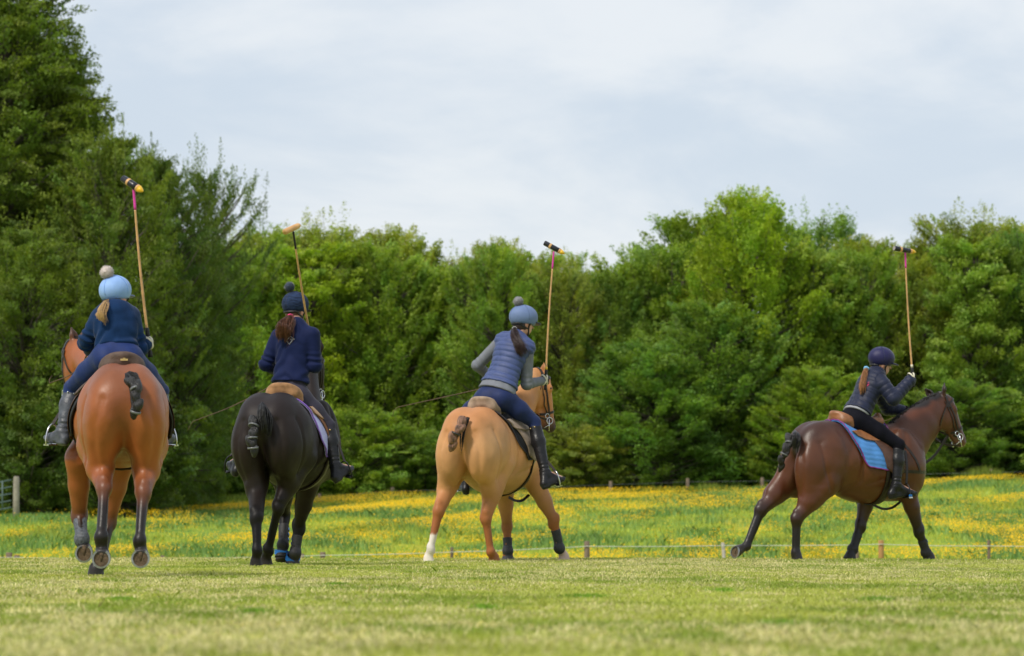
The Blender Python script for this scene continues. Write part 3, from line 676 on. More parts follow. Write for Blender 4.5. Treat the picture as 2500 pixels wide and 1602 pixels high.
braided_tail(horse1, [F1.K(320, 926, s=-0.43), F1.K(332, 952, s=-0.49), F1.K(334, 988, s=-0.51), F1.K(327, 1020, s=-0.49)], 0.042, blackhair, tape_grey, [0.32, 0.86], dict(pts=[F1.K(312, 908, s=-0.33), F1.K(322, 918, s=-0.43), F1.K(336, 950, s=-0.47)], w=[0.02, 0.05, 0.045], n=200, r=0.004), 1)
braided_tail(horse2, [F2.K(625, 1022, s=-0.46), F2.K(616, 1055, s=-0.52), F2.K(617, 1085, s=-0.53), F2.K(620, 1112, s=-0.52)], 0.056, blackhair, tape_grey, [0.18, 0.50, 0.78], dict(pts=[F2.K(640, 990, s=-0.36), F2.K(648, 1020, s=-0.46), F2.K(655, 1075, s=-0.47)], w=[0.03, 0.07, 0.035], n=240, r=0.0045, taper=0.7), 2)
braided_tail(horse3, [F3.K(1134, 1024, s=-0.42), F3.K(1120, 1045, s=-0.50), F3.K(1106, 1075, s=-0.52), F3.K(1100, 1097, s=-0.50)], 0.058, brownhair, tape_black, [0.5], dict(pts=[F3.K(1138, 1018, s=-0.38), F3.K(1128, 1060, s=-0.42), F3.K(1124, 1110, s=-0.42)], w=[0.03, 0.022, 0.012], n=90, r=0.004), 3, hair_m=blackhair)
braided_tail(horse4, [F4.K(1931, 1066, s=-0.40), F4.K(1924, 1090, s=-0.46), F4.K(1911, 1118, s=-0.51), F4.K(1903, 1150, s=-0.50)], 0.048, blackhair, tape_grey, [0.25, 0.58], dict(pts=[F4.K(1944, 1056, s=-0.32), F4.K(1946, 1070, s=-0.41), F4.K(1943, 1104, s=-0.42)], w=[0.02, 0.045, 0.02], n=210, r=0.0045), 4)
# hogged mane along the crest of the dark bay's neck
mb = MB(); rg = np.random.default_rng(8)
pts = spline([F4.L(0.92, 0, 1.40), F4.K(2212, 1023, l=0), F4.K(2250, 990, l=0), F4.K(2284, 968, l=0)], 60)
for i, p in enumerate(pts):
    q, n_ = on_surface(bvh4, p + UP * 0.03, 0.0); tn = unit(pts[min(i + 1, 59)] - pts[max(i - 1, 0)])
    for k in range(14):
        b = q + F4.left * rg.normal(0, 0.014) + tn * rg.normal(0, 0.01); v2, f2 = sweep([b - n_ * 0.01, b + unit(n_ + rg.normal(0, 0.2, 3)) * rg.uniform(0.004, 0.013)], [0.006, 0.002], sides=3); mb.add(v2, f2)
mb.obj('mane', blackhair, horse4)
# ------------------------------------------------------------------ riders: one skinned body each, clothing as children
skin = mat('skin', (0.55, 0.30, 0.21), 0.5, nscale=30, nvar=0.08, attr=False)
def grip(f, wrist, c, m, r=0.017, k=1.0, col=None):
    """a fist closed round a shaft of axis m through c: palm, four fingers wrapped one above another, thumb across"""
    m = unit(m); b = np.asarray(wrist, float) - c; b = unit(b - m * (b @ m)); t = unit(np.cross(m, b))
    pc = c + b * (r + 0.016) * k
    f.ell(pc, (0.020 * k, 0.036 * k, 0.042 * k), [b, t, m], 0.010, col); f.cap(wrist, pc, 0.026 * k, 0.024 * k, 0.02, col)
    for i in range(4):
        o = c + m * (0.030 - 0.020 * i) * k; R = (r + 0.010 * k); L = [3.6, 3.9, 3.8, 3.3][i]; prev = None
        for s in range(5):
            a = 0.5 + L * s / 4; p = o + (b * math.cos(a) + t * math.sin(a)) * R
            if prev is not None: f.cap(prev, p, 0.0098 * k, 0.0092 * k, 0.003, col)
            prev = p
    q = [pc + m * 0.030 * k - t * 0.012, c - t * (r + 0.012) * k + m * 0.052 * k, c - b * (r + 0.006) * k + m * 0.040 * k]
    f.cap(q[0], q[1], 0.012 * k, 0.011 * k, 0.006, col); f.cap(q[1], q[2], 0.0105 * k, 0.0095 * k, 0.004, col)
def pompom(c, r, m, parent, seed=0, n=620):
    rg = np.random.default_rng(seed); mb = MB(); v, f = ball(c, r * 0.72, 14, 9); mb.add(v, f)
    for i in range(n):
        d = unit(rg.normal(size=3)); e = unit(np.cross(d, rg.normal(size=3))); L = r * rg.uniform(0.86, 1.05); w = r * 0.075
        g = unit(np.cross(d, e)); b = c + d * r * 0.5; tip = c + unit(d + rg.normal(0, 0.10, 3)) * L
        mb.add([b + e * w, b - e * w * 0.5 + g * w, b - e * w * 0.5 - g * w, tip], [[0, 1, 3], [1, 2, 3], [2, 0, 3]])
    return mb.obj('pompom', m, parent)
def seg_t(v, a, b):
    ab = b - a; return np.clip(((v - a) @ ab) / (ab @ ab), 0, 1)
def seg_d(v, a, b):
    t = seg_t(v, a, b); return np.linalg.norm(v - a - t[:, None] * (b - a), axis=1), t

def make_person(label, J, st, group=None):
    k = st.get('k', 1.0); pel, nk, hc = J['pelvis'], J['neck'], J['head']
    up = unit(nk - pel); lat = J['shL'] - J['shR']; lat = unit(lat - up * (lat @ up)); fw = np.cross(lat, up)
    hl = J.get('hiplat', lat); hl = unit(hl); hf = unit(np.cross(hl, UP))
    hipL, hipR = pel + hl * 0.085 * k - UP * 0.02, pel - hl * 0.085 * k - UP * 0.02
    look = unit(st['look']); hu = unit(st.get('headup', UP)); look = unit(look - hu * (look @ hu)); hlat = np.cross(hu, look)
    T = np.linalg.norm(nk - pel); tp = lambda t, f_=0, l_=0: pel + up * T * t + fw * f_ + lat * l_
    skull = hc - hu * 0.065 * k
    # body under the clothes
    b = Field(0.0085); S = (0.55, 0.30, 0.21)
    b.cap(tp(0), tp(0.45), 0.115 * k, 0.095 * k, 0.05, S, flat=(fw, 0.75)); b.cap(tp(0.45), tp(0.85), 0.10 * k, 0.12 * k, 0.05, S, flat=(fw, 0.75))
    b.cap(J['shL'] - lat * 0.03, J['shR'] + lat * 0.03, 0.045 * k, 0.045 * k, 0.04, S)
    b.cap(tp(0.92), skull - hu * 0.04 - look * 0.015, 0.047 * k, 0.045 * k, 0.03, S)
    b.ell(skull + look * 0.0, (0.070 * k, 0.088 * k, 0.105 * k), [hlat, look, hu], 0.02, S)
    b.ell(skull + look * 0.035 * k - hu * 0.06 * k, (0.048 * k, 0.045 * k, 0.045 * k), [hlat, look, hu], 0.03, S)
    b.cap(skull + look * 0.088 * k + hu * 0.0, skull + look * 0.103 * k - hu * 0.028 * k, 0.008 * k, 0.011 * k, 0.012, S)
    b.ell(skull + look * 0.082 * k - hu * 0.058 * k, (0.022 * k, 0.008, 0.008 * k), [hlat, look, hu], 0.008, (0.45, 0.17, 0.14))
    for sd in (1, -1):
        b.ell(skull + hlat * sd * 0.070 * k - hu * 0.012, (0.010 * k, 0.018 * k, 0.030 * k), [hlat, look, hu], 0.008, (0.55, 0.25, 0.18))
        b.ell(skull + look * 0.086 * k + hlat * sd * 0.030 * k + hu * 0.004, (0.013 * k, 0.01, 0.007), [hlat, look, hu], 0.006, (0.05, 0.03, 0.02), 's')
    for s_ in 'LR':
        b.cap(J['sh' + s_], J['el' + s_], 0.042 * k, 0.034 * k, 0.03, S); b.cap(J['el' + s_], J['ha' + s_], 0.032 * k, 0.023 * k, 0.02, S)
        hp = hipL if s_ == 'L' else hipR
        b.cap(hp, J['kn' + s_], 0.080 * k, 0.048 * k, 0.04, S); b.cap(J['kn' + s_], J['an' + s_], 0.046 * k, 0.030 * k, 0.02, S)
        b.cap(J['an' + s_], J['toe' + s_], 0.028 * k, 0.020 * k, 0.02, S)
        g = J.get('shaft' + s_); w_ = J['ha' + s_] + unit(J['el' + s_] - J['ha' + s_]) * 0.055
        grip(b, w_, J['ha' + s_], g if g is not None else UP, 0.013, 0.80 * k, S)
    v, f = b.build(); cols = b.colors(v, 0.010)
    o = mesh_obj('person', v, f, mat('skin_body', (1, 1, 1), 0.5, nscale=30, nvar=0.06, attr=True), None, True, cols, org=pel)
    tag(o, label, 'person', group)
    # gloves
    if st.get('gloves') is not None:
        for s_ in 'LR':
            g = J.get('shaft' + s_); w_ = J['ha' + s_] + unit(J['el' + s_] - J['ha' + s_]) * 0.060
            gf = Field(0.0042); grip(gf, w_, J['ha' + s_], g if g is not None else UP, 0.0135, 0.92 * k, None)
            v, f = gf.build(); go = mesh_obj('glove', v, f, st['gloves'] if s_ == 'R' else st.get('glovesL', st['gloves']), o)
            if s_ == 'R' and st.get('sling') is not None:      # the mallet's thumb sling wound round the hand
                m_ = unit(J['shaftR']); c = J['haR']; bd = w_ - c; bd = unit(bd - m_ * (bd @ m_)); t_ = np.cross(m_, bd)
                for q, tl in enumerate((0.35, -0.55)):
                    ax = unit(bd + m_ * tl); e1 = unit(np.cross(ax, t_)); pts = [c + bd * 0.022 * k + (t_ * math.cos(a) * 0.043 + e1 * math.sin(a) * 0.052) * k for a in np.linspace(0, 6.283, 19)[:-1]]
                    v2, f2 = sweep(pts, 0.0075, 0.0022, 4, [unit(p - c) for p in pts], closed=True); mesh_obj('sling', v2, f2, st['sling'], go, False)
    # breeches
    t = Field(0.0075); bc = None
    t.ell(pel - UP * 0.015, (0.172 * k * st.get('hipk', 1), 0.120 * k, 0.120 * k), [hl, hf, UP], 0.04, bc)
    for sd, hp, kn_ in ((1, hipL, J['knL']), (-1, hipR, J['knR'])):
        t.ell(pel + hl * sd * 0.075 * k - hf * 0.055 * k - UP * 0.03, (0.088 * k, 0.088 * k, 0.095 * k), [hl, hf, UP], 0.04, bc)
        mid = hp + (kn_ - hp) * 0.5
        t.cap(hp, mid, 0.102 * k, 0.088 * k, 0.04, bc); t.cap(mid, kn_, 0.088 * k, 0.060 * k, 0.03, bc)
        t.cap(kn_, kn_ + (J['anL' if sd > 0 else 'anR'] - kn_) * 0.25, 0.059 * k, 0.054 * k, 0.02, bc)
    t.cap(pel, tp(0.42), 0.145 * k, 0.115 * k, 0.04, bc, flat=(fw, 0.78)); t.cut(tp(0.40), up)
    v, f = t.build(); nr = vnormals(v, f)
    dk = np.minimum(np.linalg.norm(v - J['knL'], axis=1), np.linalg.norm(v - J['knR'], axis=1)); dk = np.minimum(dk, np.abs(np.linalg.norm(v - hipL, axis=1))) * 1.0
    v = v + nr * (0.0040 * fbm(v, 26, 5) * np.exp(-(dk / 0.12) ** 2) + 0.0012 * fbm(v, 30, 6))[:, None]
    br = mesh_obj('breeches', v, f, st['breeches'], o)
    # boots
    for s_ in 'LR':
        kn_, an, toe = J['kn' + s_], J['an' + s_], J['toe' + s_]; d = unit(an - kn_); fd = unit(toe - an); heel = J.get('heel' + s_)
        fh = toe - an; fh = fh - d * (fh @ d) ; fh = unit(fh); sl = unit(np.cross(d, fh))
        if heel is None: heel = an + d * 0.062 * k - fh * 0.035 * k
        bt = Field(0.0065); top = kn_ + (an - kn_) * st.get('boot_t', 0.10)
        bt.cap(kn_, kn_ + (an - kn_) * 0.40, 0.060 * k, 0.064 * k, 0.03, flat=(sl, 0.92)); bt.cap(kn_ + (an - kn_) * 0.40, an, 0.062 * k, 0.043 * k, 0.03)
        bt.cut(top, -d)
        bt.cap(an, heel, 0.044 * k, 0.036 * k, 0.02); tb = toe - unit(toe - heel) * 0.05 * k
        bt.cap(an + d * 0.02, tb, 0.040 * k, 0.034 * k, 0.03); bt.cap(heel, tb, 0.034 * k, 0.034 * k, 0.02); bt.cap(tb, toe, 0.036 * k, 0.026 * k, 0.02, flat=(unit(np.cross(unit(toe - heel), sl)), 0.75))
        sn = unit(np.cross(unit(toe - heel), sl)); sn = sn if sn @ d > 0 else -sn
        bt.cap(heel + sn * 0.026 * k, toe - unit(toe - heel) * 0.02 + sn * 0.018 * k, 0.032 * k, 0.030 * k, 0.006, flat=(sn, 0.45))
        bt.cap(heel + sn * 0.036 * k - unit(toe - heel) * 0.005, heel + sn * 0.036 * k + unit(toe - heel) * 0.035, 0.030 * k, 0.028 * k, 0.005, flat=(sn, 0.5))
        v, f = bt.build(); nr = vnormals(v, f); da = np.linalg.norm(v - an, axis=1); tt = (v - an) @ d
        v = v + nr * (0.0035 * np.sin(tt * 160 + 2 * np.sin(((v - an) @ sl) * 40)) * np.exp(-((tt + 0.03) / 0.045) ** 2) + 0.0012 * fbm(v, 35, 8))[:, None]
        bo = mesh_obj('riding_boot', v, f, st['boots'], o)
        if st.get('snap') is not None:
            for q in (0.35, 1.1):
                p = top + d * 0.022 + (-fh * math.cos(q) + (sl if (sl @ lat) * (1 if s_ == 'L' else -1) > 0 else -sl) * math.sin(q)) * 0.061 * k; vs, fs = ball(p, 0.0075, 8, 6); mesh_obj('snap_fastener', vs, fs, st['snap'], bo)
    # top garment(s)
    def garment(name, m, infl, hem, sleeves=True, collar=True, quilt=0, fold=0.004, hood=False, mat_arm=None, hemflare=0.0, arms_only=False, vox=0.0075, spacing=0.055, seed=1, ct=0.055):
        g = Field(vox); e = infl
        if not arms_only:
            g.cap(tp(hem), tp(0.40), (0.148 + hemflare) * k + e, 0.128 * k + e, 0.06, flat=(fw, 0.74)); g.cap(tp(0.40), tp(0.74, -0.01), 0.128 * k + e, 0.152 * k + e, 0.05, flat=(fw, 0.72))
            g.cap(tp(0.72), tp(0.90, -0.01), 0.145 * k + e, 0.100 * k + e, 0.05, flat=(fw, 0.70))
            g.cap(J['shL'] - lat * 0.035, J['shR'] + lat * 0.035, 0.052 * k + e, 0.052 * k + e, 0.06)
            g.cap(tp(0.88, -0.012), tp(0.97, -0.01), 0.070 * k + e, 0.052 * k + e, 0.04)
            if collar: g.cap(tp(0.94, -0.008), tp(1.0) + (skull - tp(1.0)) * 0.30, 0.056 * k + e * 0.6, 0.050 * k + e * 0.6, 0.02)
            g.cut(tp(hem), -up, 0.012); g.cut(tp(1.0) + up * ct, unit(up + look * 0.15), 0.008)
            if hood: g.ell(tp(0.97, -0.07), (0.105 * k, 0.045, 0.060), [lat, fw, up], 0.035); g.ell(tp(0.90, -0.085), (0.06 * k, 0.04, 0.045), [lat, fw, up], 0.03)
        if sleeves:
            for s_ in 'LR':
                sh, el, ha = J['sh' + s_], J['el' + s_], J['ha' + s_]; w_ = ha + unit(el - ha) * 0.050
                g.cap(sh, el, 0.056 * k + e, 0.046 * k + e, 0.022); g.cap(el, w_, 0.047 * k + e, 0.033 * k + e, 0.02); g.cap(w_ + unit(el - ha) * 0.015, w_, 0.033 * k + e, 0.032 * k + e, 0.01)
        else:
            for s_ in 'LR': g.cap(J['sh' + s_] - unit(J['sh' + s_] - nk) * 0.02, J['sh' + s_], 0.055 * k + e, 0.055 * k + e, 0.05)
        if not arms_only:
            pass
        v, f = g.build(); nr = vnormals(v, f)
        dt, tt = seg_d(v, pel, nk); arm = []
        if sleeves:
            for s_ in 'LR':
                sh, el, ha = J['sh' + s_], J['el' + s_], J['ha' + s_]
                d1, t1 = seg_d(v, sh, el); d2, t2 = seg_d(v, el, ha); arm.append((np.minimum(d1, d2), np.where(d1 < d2, t1 * np.linalg.norm(el - sh), np.linalg.norm(el - sh) + t2 * np.linalg.norm(ha - el)), np.linalg.norm(v - el, axis=1)))
        isarm = np.zeros(len(v), bool); al = np.zeros(len(v)); de = np.full(len(v), 9.0)
        for d_, l_, e_ in arm:
            m_ = (d_ < 0.075 * k + e) & (dt > 0.12 * k); isarm |= m_; al = np.where(m_, l_, al); de = np.minimum(de, e_)
        disp = np.zeros(len(v))
        if quilt:
            ph = np.where(isarm, al, (v - pel) @ up) / spacing + 0.06 * fbm(v, 10, seed); s_ = np.abs(np.sin(math.pi * ph)) ** 0.6; disp += quilt * (s_ - 1)
        # cloth folds: across the waist and round the elbows
        z = (v - pel) @ up; x = (v - pel) @ lat
        fo = fbm(v, 7, seed + 3); disp += 1.5 * fold * (np.abs(np.sin((z * 0.8 + 0.9 * x * np.sin(seed * 2.3) + 0.5 * np.abs(x)) * 34 + 3.0 * fo)) ** 1.7 - 0.5) * np.exp(-((z - T * 0.30) / (T * 0.34)) ** 2) * (~isarm)
        disp += fold * 1.5 * np.sin(al * 120 + 2 * fbm(v, 14, seed + 5)) * np.exp(-(de / 0.09) ** 2) * isarm
        disp += fold * 0.6 * fbm(v * V(1, 1, 0.6), 12, seed + 7)
        v = v + nr * disp[:, None]
        return mesh_obj(name, v, f, m, o)
    for gm in st['garments']: garment(**gm)
    # helmet
    hf_ = Field(0.006); H0 = hc - hu * 0.005
    hf_.ell(H0, (0.108 * k * st.get('hk', 1), 0.132 * k * st.get('hk', 1), 0.108 * k * st.get('hk', 1)), [hlat, look, hu], 0.01)
    hf_.cut(H0 - hu * 0.072 * k, -hu, 0.012)
    v, f = hf_.build(); v = v + vnormals(v, f) * (0.0008 * fbm(v, 40, 3))[:, None]
    he = mesh_obj('helmet', v, f, st['helmet'], o)
    pf = Field(0.005); pk = H0 + look * 0.118 * k - hu * 0.048 * k
    pf.ell(pk, (0.080 * k, 0.060 * k, 0.011), [hlat, unit(look - hu * 0.12), unit(hu + look * 0.12)], 0.01); v, f = pf.build(); mesh_obj('helmet_peak', v, f, st.get('peak', st['helmet']), he)
    # seams over the crown
    sm_ = [H0 + (hu * math.cos(a) * 0.109 + look * math.sin(a) * 0.133) * k * st.get('hk', 1) for a in np.linspace(-1.9, 1.5, 24)]; v2, f2 = sweep(sm_, 0.0022, sides=4); mesh_obj('seam', v2, f2, st.get('seam', st['helmet']), he)
    sm_ = [H0 + (hu * math.cos(a) * 0.109 + hlat * math.sin(a) * 0.109 - look * 0.02 * math.cos(a)) * k * st.get('hk', 1) for a in np.linspace(-1.9, 1.9, 24)]; v2, f2 = sweep(sm_, 0.002, sides=4); mesh_obj('seam', v2, f2, st.get('seam', st['helmet']), he)
    for sd in (1, -1):
        pts = [H0 + hlat * sd * 0.088 * k - hu * 0.068 * k + look * 0.035, skull + hlat * sd * 0.066 * k - hu * 0.04 + look * 0.03, skull + hlat * sd * 0.035 * k - hu * 0.105 * k + look * 0.045, skull - hu * 0.118 * k + look * 0.05]
        v2, f2 = sweep(spline(pts, 12), 0.008, 0.003, 4, [unit(hlat * sd - hu * 0.3)] * 12); mesh_obj('chin_strap', v2, f2, black_strap, he)
        pts = [H0 - look * 0.09 * k + hlat * sd * 0.06 * k - hu * 0.068 * k, skull + hlat * sd * 0.068 * k - hu * 0.045 - look * 0.02, skull + hlat * sd * 0.062 * k - hu * 0.06 + look * 0.02]
        v2, f2 = sweep(spline(pts, 10), 0.008, 0.003, 4, [unit(hlat * sd - look * 0.3)] * 10); mesh_obj('chin_strap', v2, f2, black_strap, he)
    pf = Field(0.006); pf.ell(H0 - look * 0.055 * k - hu * 0.075 * k, (0.075 * k, 0.060 * k, 0.022), [hlat, look, hu], 0.01); v, f = pf.build(); mesh_obj('helmet_lining', v, f, black_strap, he)
    if st.get('pompom'): pompom(J['pom'], st['pomr'], st['pompom'], he, 3)
    # hair: cap of hair under the helmet and the tail of it
    ha_ = Field(0.007); ha_.ell(skull - look * 0.012, (0.073 * k, 0.090 * k, 0.104 * k), [hlat, look, hu], 0.01); ha_.ell(skull - look * 0.05 - hu * 0.035, (0.055 * k, 0.045 * k, 0.05 * k), [hlat, look, hu], 0.02)
    ha_.cut(skull + look * 0.022 * k, look, 0.01)
    v, f = ha_.build(); v = v + vnormals(v, f) * (0.002 * fbm(v, 120, 2))[:, None]; hr = mesh_obj('hair', v, f, st['hair'], o)
    v2, f2 = strands(J['tail'], st['tailw'], st.get('tailn', 240), st.get('tailr', 0.0032), 5, taper=0.55, steps=16, flow=0.45, flat=0.8)
    v3, f3 = strands(J['tail'], [w_ * 1.35 + 0.006 for w_ in st['tailw']], 36, 0.0016, 9, taper=0.5, steps=16, flow=1.4)
    f2 = f2 + [[i + len(v2) for i in q] for q in f3]; v2 = np.concatenate([v2, v3])
    pt = mesh_obj('ponytail', v2, f2, st['hair'], hr)
    if st.get('tie') is not None:
        P0 = np.array(J['tail'][0]); T0 = unit(np.array(J['tail'][1]) - P0); e1 = unit(np.cross(T0, V(0, 1, 0.2))); e2 = np.cross(T0, e1)
        R_ = st['tailw'][0] + 0.006; pts = [P0 + T0 * 0.008 + (e1 * math.cos(a) + e2 * math.sin(a)) * R_ * (1 + 0.12 * math.sin(7 * a)) for a in np.linspace(0, 6.283, 29)[:-1]]
        v2, f2 = sweep(pts, st.get('tier', 0.012), sides=7, closed=True); mesh_obj('hair_tie', v2, f2, st['tie'], pt)
    return o, dict(up=up, lat=lat, fw=fw, tp=tp, T=T)

black_strap = mat('black_webbing', (0.012, 0.012, 0.013), 0.5, nvar=0.2)
def cloth(name, c, rough=0.85, **kw): return mat(name, c, rough, nscale=kw.pop('nscale', 14), nvar=kw.pop('nvar', 0.12), bump=kw.pop('bump', 0.25), bscale=kw.pop('bscale', 260), sheen=kw.pop('sheen', 0.06), spec=kw.pop('spec', 0.25), **kw)
leather_black = mat('black_leather', (0.010, 0.010, 0.012), 0.38, nscale=18, nvar=0.35, bump=0.25, bscale=60, spec=0.3)
leather_grey = mat('grey_leather', (0.065, 0.072, 0.090), 0.45, nscale=18, nvar=0.4, bump=0.3, bscale=60)
leather_dark = mat('dark_bridle_leather', (0.020, 0.013, 0.010), 0.42, nscale=40, nvar=0.3, bump=0.2, spec=0.4)
steel = mat('polished_steel', (0.62, 0.63, 0.65), 0.22, 0.95, nvar=0.08)
brass = mat('brass', (0.70, 0.50, 0.20), 0.3, 0.9, nvar=0.05)
hair_blond = mat('blond_hair', (0.48, 0.30, 0.13), 0.45, nscale=60, nvar=0.35, stretch=(2, 2, 0.3))
hair_brown = mat('chestnut_hair', (0.10, 0.036, 0.016), 0.4, nscale=60, nvar=0.5, stretch=(2, 2, 0.3))
hair_dark = mat('dark_brown_hair', (0.030, 0.015, 0.013), 0.4, nscale=60, nvar=0.4, stretch=(2, 2, 0.3))
hair_ginger = mat('light_auburn_hair', (0.30, 0.135, 0.050), 0.45, nscale=60, nvar=0.45, stretch=(2, 2, 0.3))
navy_fleece = cloth('navy_fleece', (0.007, 0.027, 0.085), nvar=0.18, spec=0.1, sheen=0.15)
navy_shell = cloth('navy_softshell', (0.006, 0.012, 0.054), 0.7, nvar=0.1, spec=0.12, sheen=0.1)
blue_puff = cloth('blue_padded_fabric', (0.048, 0.072, 0.190), 0.5, spec=0.35, nvar=0.12)
dark_puff = cloth('dark_navy_padded_fabric', (0.011, 0.015, 0.040), 0.48, spec=0.28, nvar=0.15, sheen=0.1)
grey_knit = cloth('grey_knit', (0.17, 0.18, 0.21), nvar=0.1)
pale_grey = cloth('pale_grey_cotton', (0.30, 0.31, 0.34), nvar=0.08)
navy_tights = cloth('royal_navy_tights', (0.008, 0.024, 0.115), 0.6, nvar=0.15)
grey_tights = cloth('charcoal_tights', (0.040, 0.037, 0.056), 0.65, nvar=0.15, spec=0.12)
navy_tights3 = cloth('navy_breeches', (0.009, 0.020, 0.085), 0.6, nvar=0.15)
black_tights = cloth('black_breeches', (0.005, 0.005, 0.009), 0.7, nvar=0.15, spec=0.08, sheen=0.02)
sky_helmet = cloth('sky_blue_silk', (0.25, 0.41, 0.74), 0.5, nvar=0.05)
slate_knit = mat('slate_marled_knit', (0.020, 0.034, 0.078), 0.8, nscale=22, nvar=0.55, bump=0.4, bscale=130, stretch=(1, 1, 3.5), sheen=0.05, spec=0.1)
slate_silk = cloth('slate_blue_silk', (0.135, 0.195, 0.36), 0.55, nvar=0.05)
indigo_silk = cloth('indigo_silk', (0.014, 0.013, 0.070), 0.42, nvar=0.06, spec=0.3, sheen=0.1)
seam_sky = mat('sky_seam', (0.20, 0.36, 0.70), 0.6); seam_dark = mat('dark_seam', (0.03, 0.04, 0.08), 0.6); seam_slate = mat('slate_seam', (0.10, 0.15, 0.28), 0.6)
pom_beige = cloth('beige_fur', (0.60, 0.53, 0.50), 1.0, nvar=0.2, sheen=0.5); pom_slate = cloth('slate_fur', (0.045, 0.06, 0.09), 1.0, nvar=0.2, sheen=0.5); pom_grey = cloth('grey_fur', (0.25, 0.25, 0.27), 1.0, nvar=0.2, sheen=0.5)
white_sling = mat('cream_webbing', (0.62, 0.58, 0.45), 0.7, nvar=0.1)
pink_tie = mat('pink_scrunchie', (0.75, 0.03, 0.20), 0.7); blue_tie = mat('pale_blue_scrunchie', (0.18, 0.45, 0.70), 0.7); white_tie = mat('white_tie', (0.5, 0.5, 0.5), 0.7)
glove_white = cloth('pale_glove', (0.50, 0.42, 0.38), nvar=0.2); glove_black = cloth('black_glove', (0.008, 0.008, 0.012), nvar=0.2, spec=0.1, sheen=0.1)

def mirror(F, p): q = F.loc(p); return F.L(q[0], -q[1], q[2])
G_R = "riders in helmets on the polo ponies"
# --- rider one
J1 = dict(pelvis=F1.K(286, 868, s=0.46), neck=F1.K(281, 756, s=0.56), head=F1.K(281, 707, s=0.62), shL=F1.K(240, 778, s=0.56), shR=F1.K(322, 772, s=0.56),
    elL=F1.K(209, 835, s=0.60), haL=F1.K(222, 858, s=0.90), elR=F1.K(341, 848, s=0.56), haR=F1.K(372, 831, s=0.66), knL=F1.K(176, 948, s=0.84), anL=F1.K(153, 1052, s=0.74), toeL=F1.K(114, 1069, s=0.84), heelL=F1.K(157, 1072, s=0.71),
    pom=F1.K(261, 666, s=0.58), hiplat=F1.left, tail=[F1.K(261, 737, s=0.50), F1.K(250, 752, s=0.40), F1.K(244, 770, s=0.37), F1.K(255, 788, s=0.37)])
J1['knR'] = F1.K(392, 955, s=0.84); J1['anR'] = F1.K(395, 1050, s=0.74); J1['toeR'] = F1.K(424, 1070, s=0.86); J1['heelR'] = F1.K(390, 1074, s=0.72)
m1a, m1b = F1.K(364, 838, s=0.66), F1.K(326, 459, s=0.60); J1['shaftR'] = unit(m1b - m1a); J1['haR'] = m1a
rider1, R1 = make_person("person in a navy hooded fleece with blond ponytail and beige pompom", J1,
    dict(k=0.98, look=V(0.50, 0.86, 0), headup=unit(V(-0.10, 0.0, 1)), gloves=glove_white, sling=white_sling, breeches=navy_tights, boots=leather_grey, helmet=sky_helmet, peak=mat('lilac_peak', (0.16, 0.20, 0.42), 0.5), seam=seam_sky, hair=hair_blond, tailw=[0.014, 0.028, 0.034, 0.016], tie=black_strap, tier=0.004, pompom=pom_beige, pomr=0.057, snap=steel, hk=1.02,
     garments=[dict(name='hooded_fleece', m=navy_fleece, infl=0.011, hem=0.18, fold=0.0095, hood=True, hemflare=0.0, seed=1, ct=0.022)]), G_R)
# --- rider two
J2 = dict(pelvis=F2.K(706, 966, s=0.44), neck=F2.K(724, 790, s=0.56), head=F2.K(721, 741, s=0.70), shL=F2.K(680, 822, s=0.55), shR=F2.K(762, 818, s=0.52),
    elL=F2.K(650, 888, s=0.50), haL=F2.K(690, 915, s=0.90), elR=F2.K(768, 892, s=0.52), haR=F2.K(768, 868, s=0.86), knR=F2.K(802, 1040, s=0.56), anR=F2.K(818, 1135, s=0.48), toeR=F2.K(858, 1143, s=0.60), heelR=F2.K(818, 1166, s=0.42),
    pom=F2.K(707, 701, s=0.66), hiplat=F2.left, tail=[F2.K(710, 772, s=0.50), F2.K(702, 788, s=0.40), F2.K(690, 808, s=0.35), F2.K(687, 838, s=0.35)])
J2['knL'] = F2.K(592, 1045, s=0.56); J2['anL'] = F2.K(584, 1120, s=0.48); J2['toeL'] = F2.K(560, 1132, s=0.62); J2['heelL'] = F2.K(576, 1150, s=0.44)
m2a, m2b = F2.K(767, 868, s=0.84), F2.K(716, 566, s=0.16); J2['shaftR'] = unit(m2b - m2a); J2['haR'] = m2a
rider2, R2 = make_person("person in a plain navy softshell jacket and dark marled pompom hat cover with chestnut ponytail", J2,
    dict(k=1.06, hipk=1.08, look=V(0.55, 0.83, 0), headup=unit(V(0.0, 0.05, 1)), gloves=glove_black, breeches=grey_tights, boots=leather_black, helmet=slate_knit, peak=leather_black, seam=seam_dark, hair=hair_brown, tailw=[0.016, 0.055, 0.082, 0.050], tailn=420, tie=pink_tie, tier=0.008, pompom=pom_slate, pomr=0.054, snap=brass, hk=1.0,
     garments=[dict(name='softshell_jacket', m=navy_shell, infl=0.013, hem=0.17, fold=0.0085, hemflare=0.012, seed=4)]), G_R)
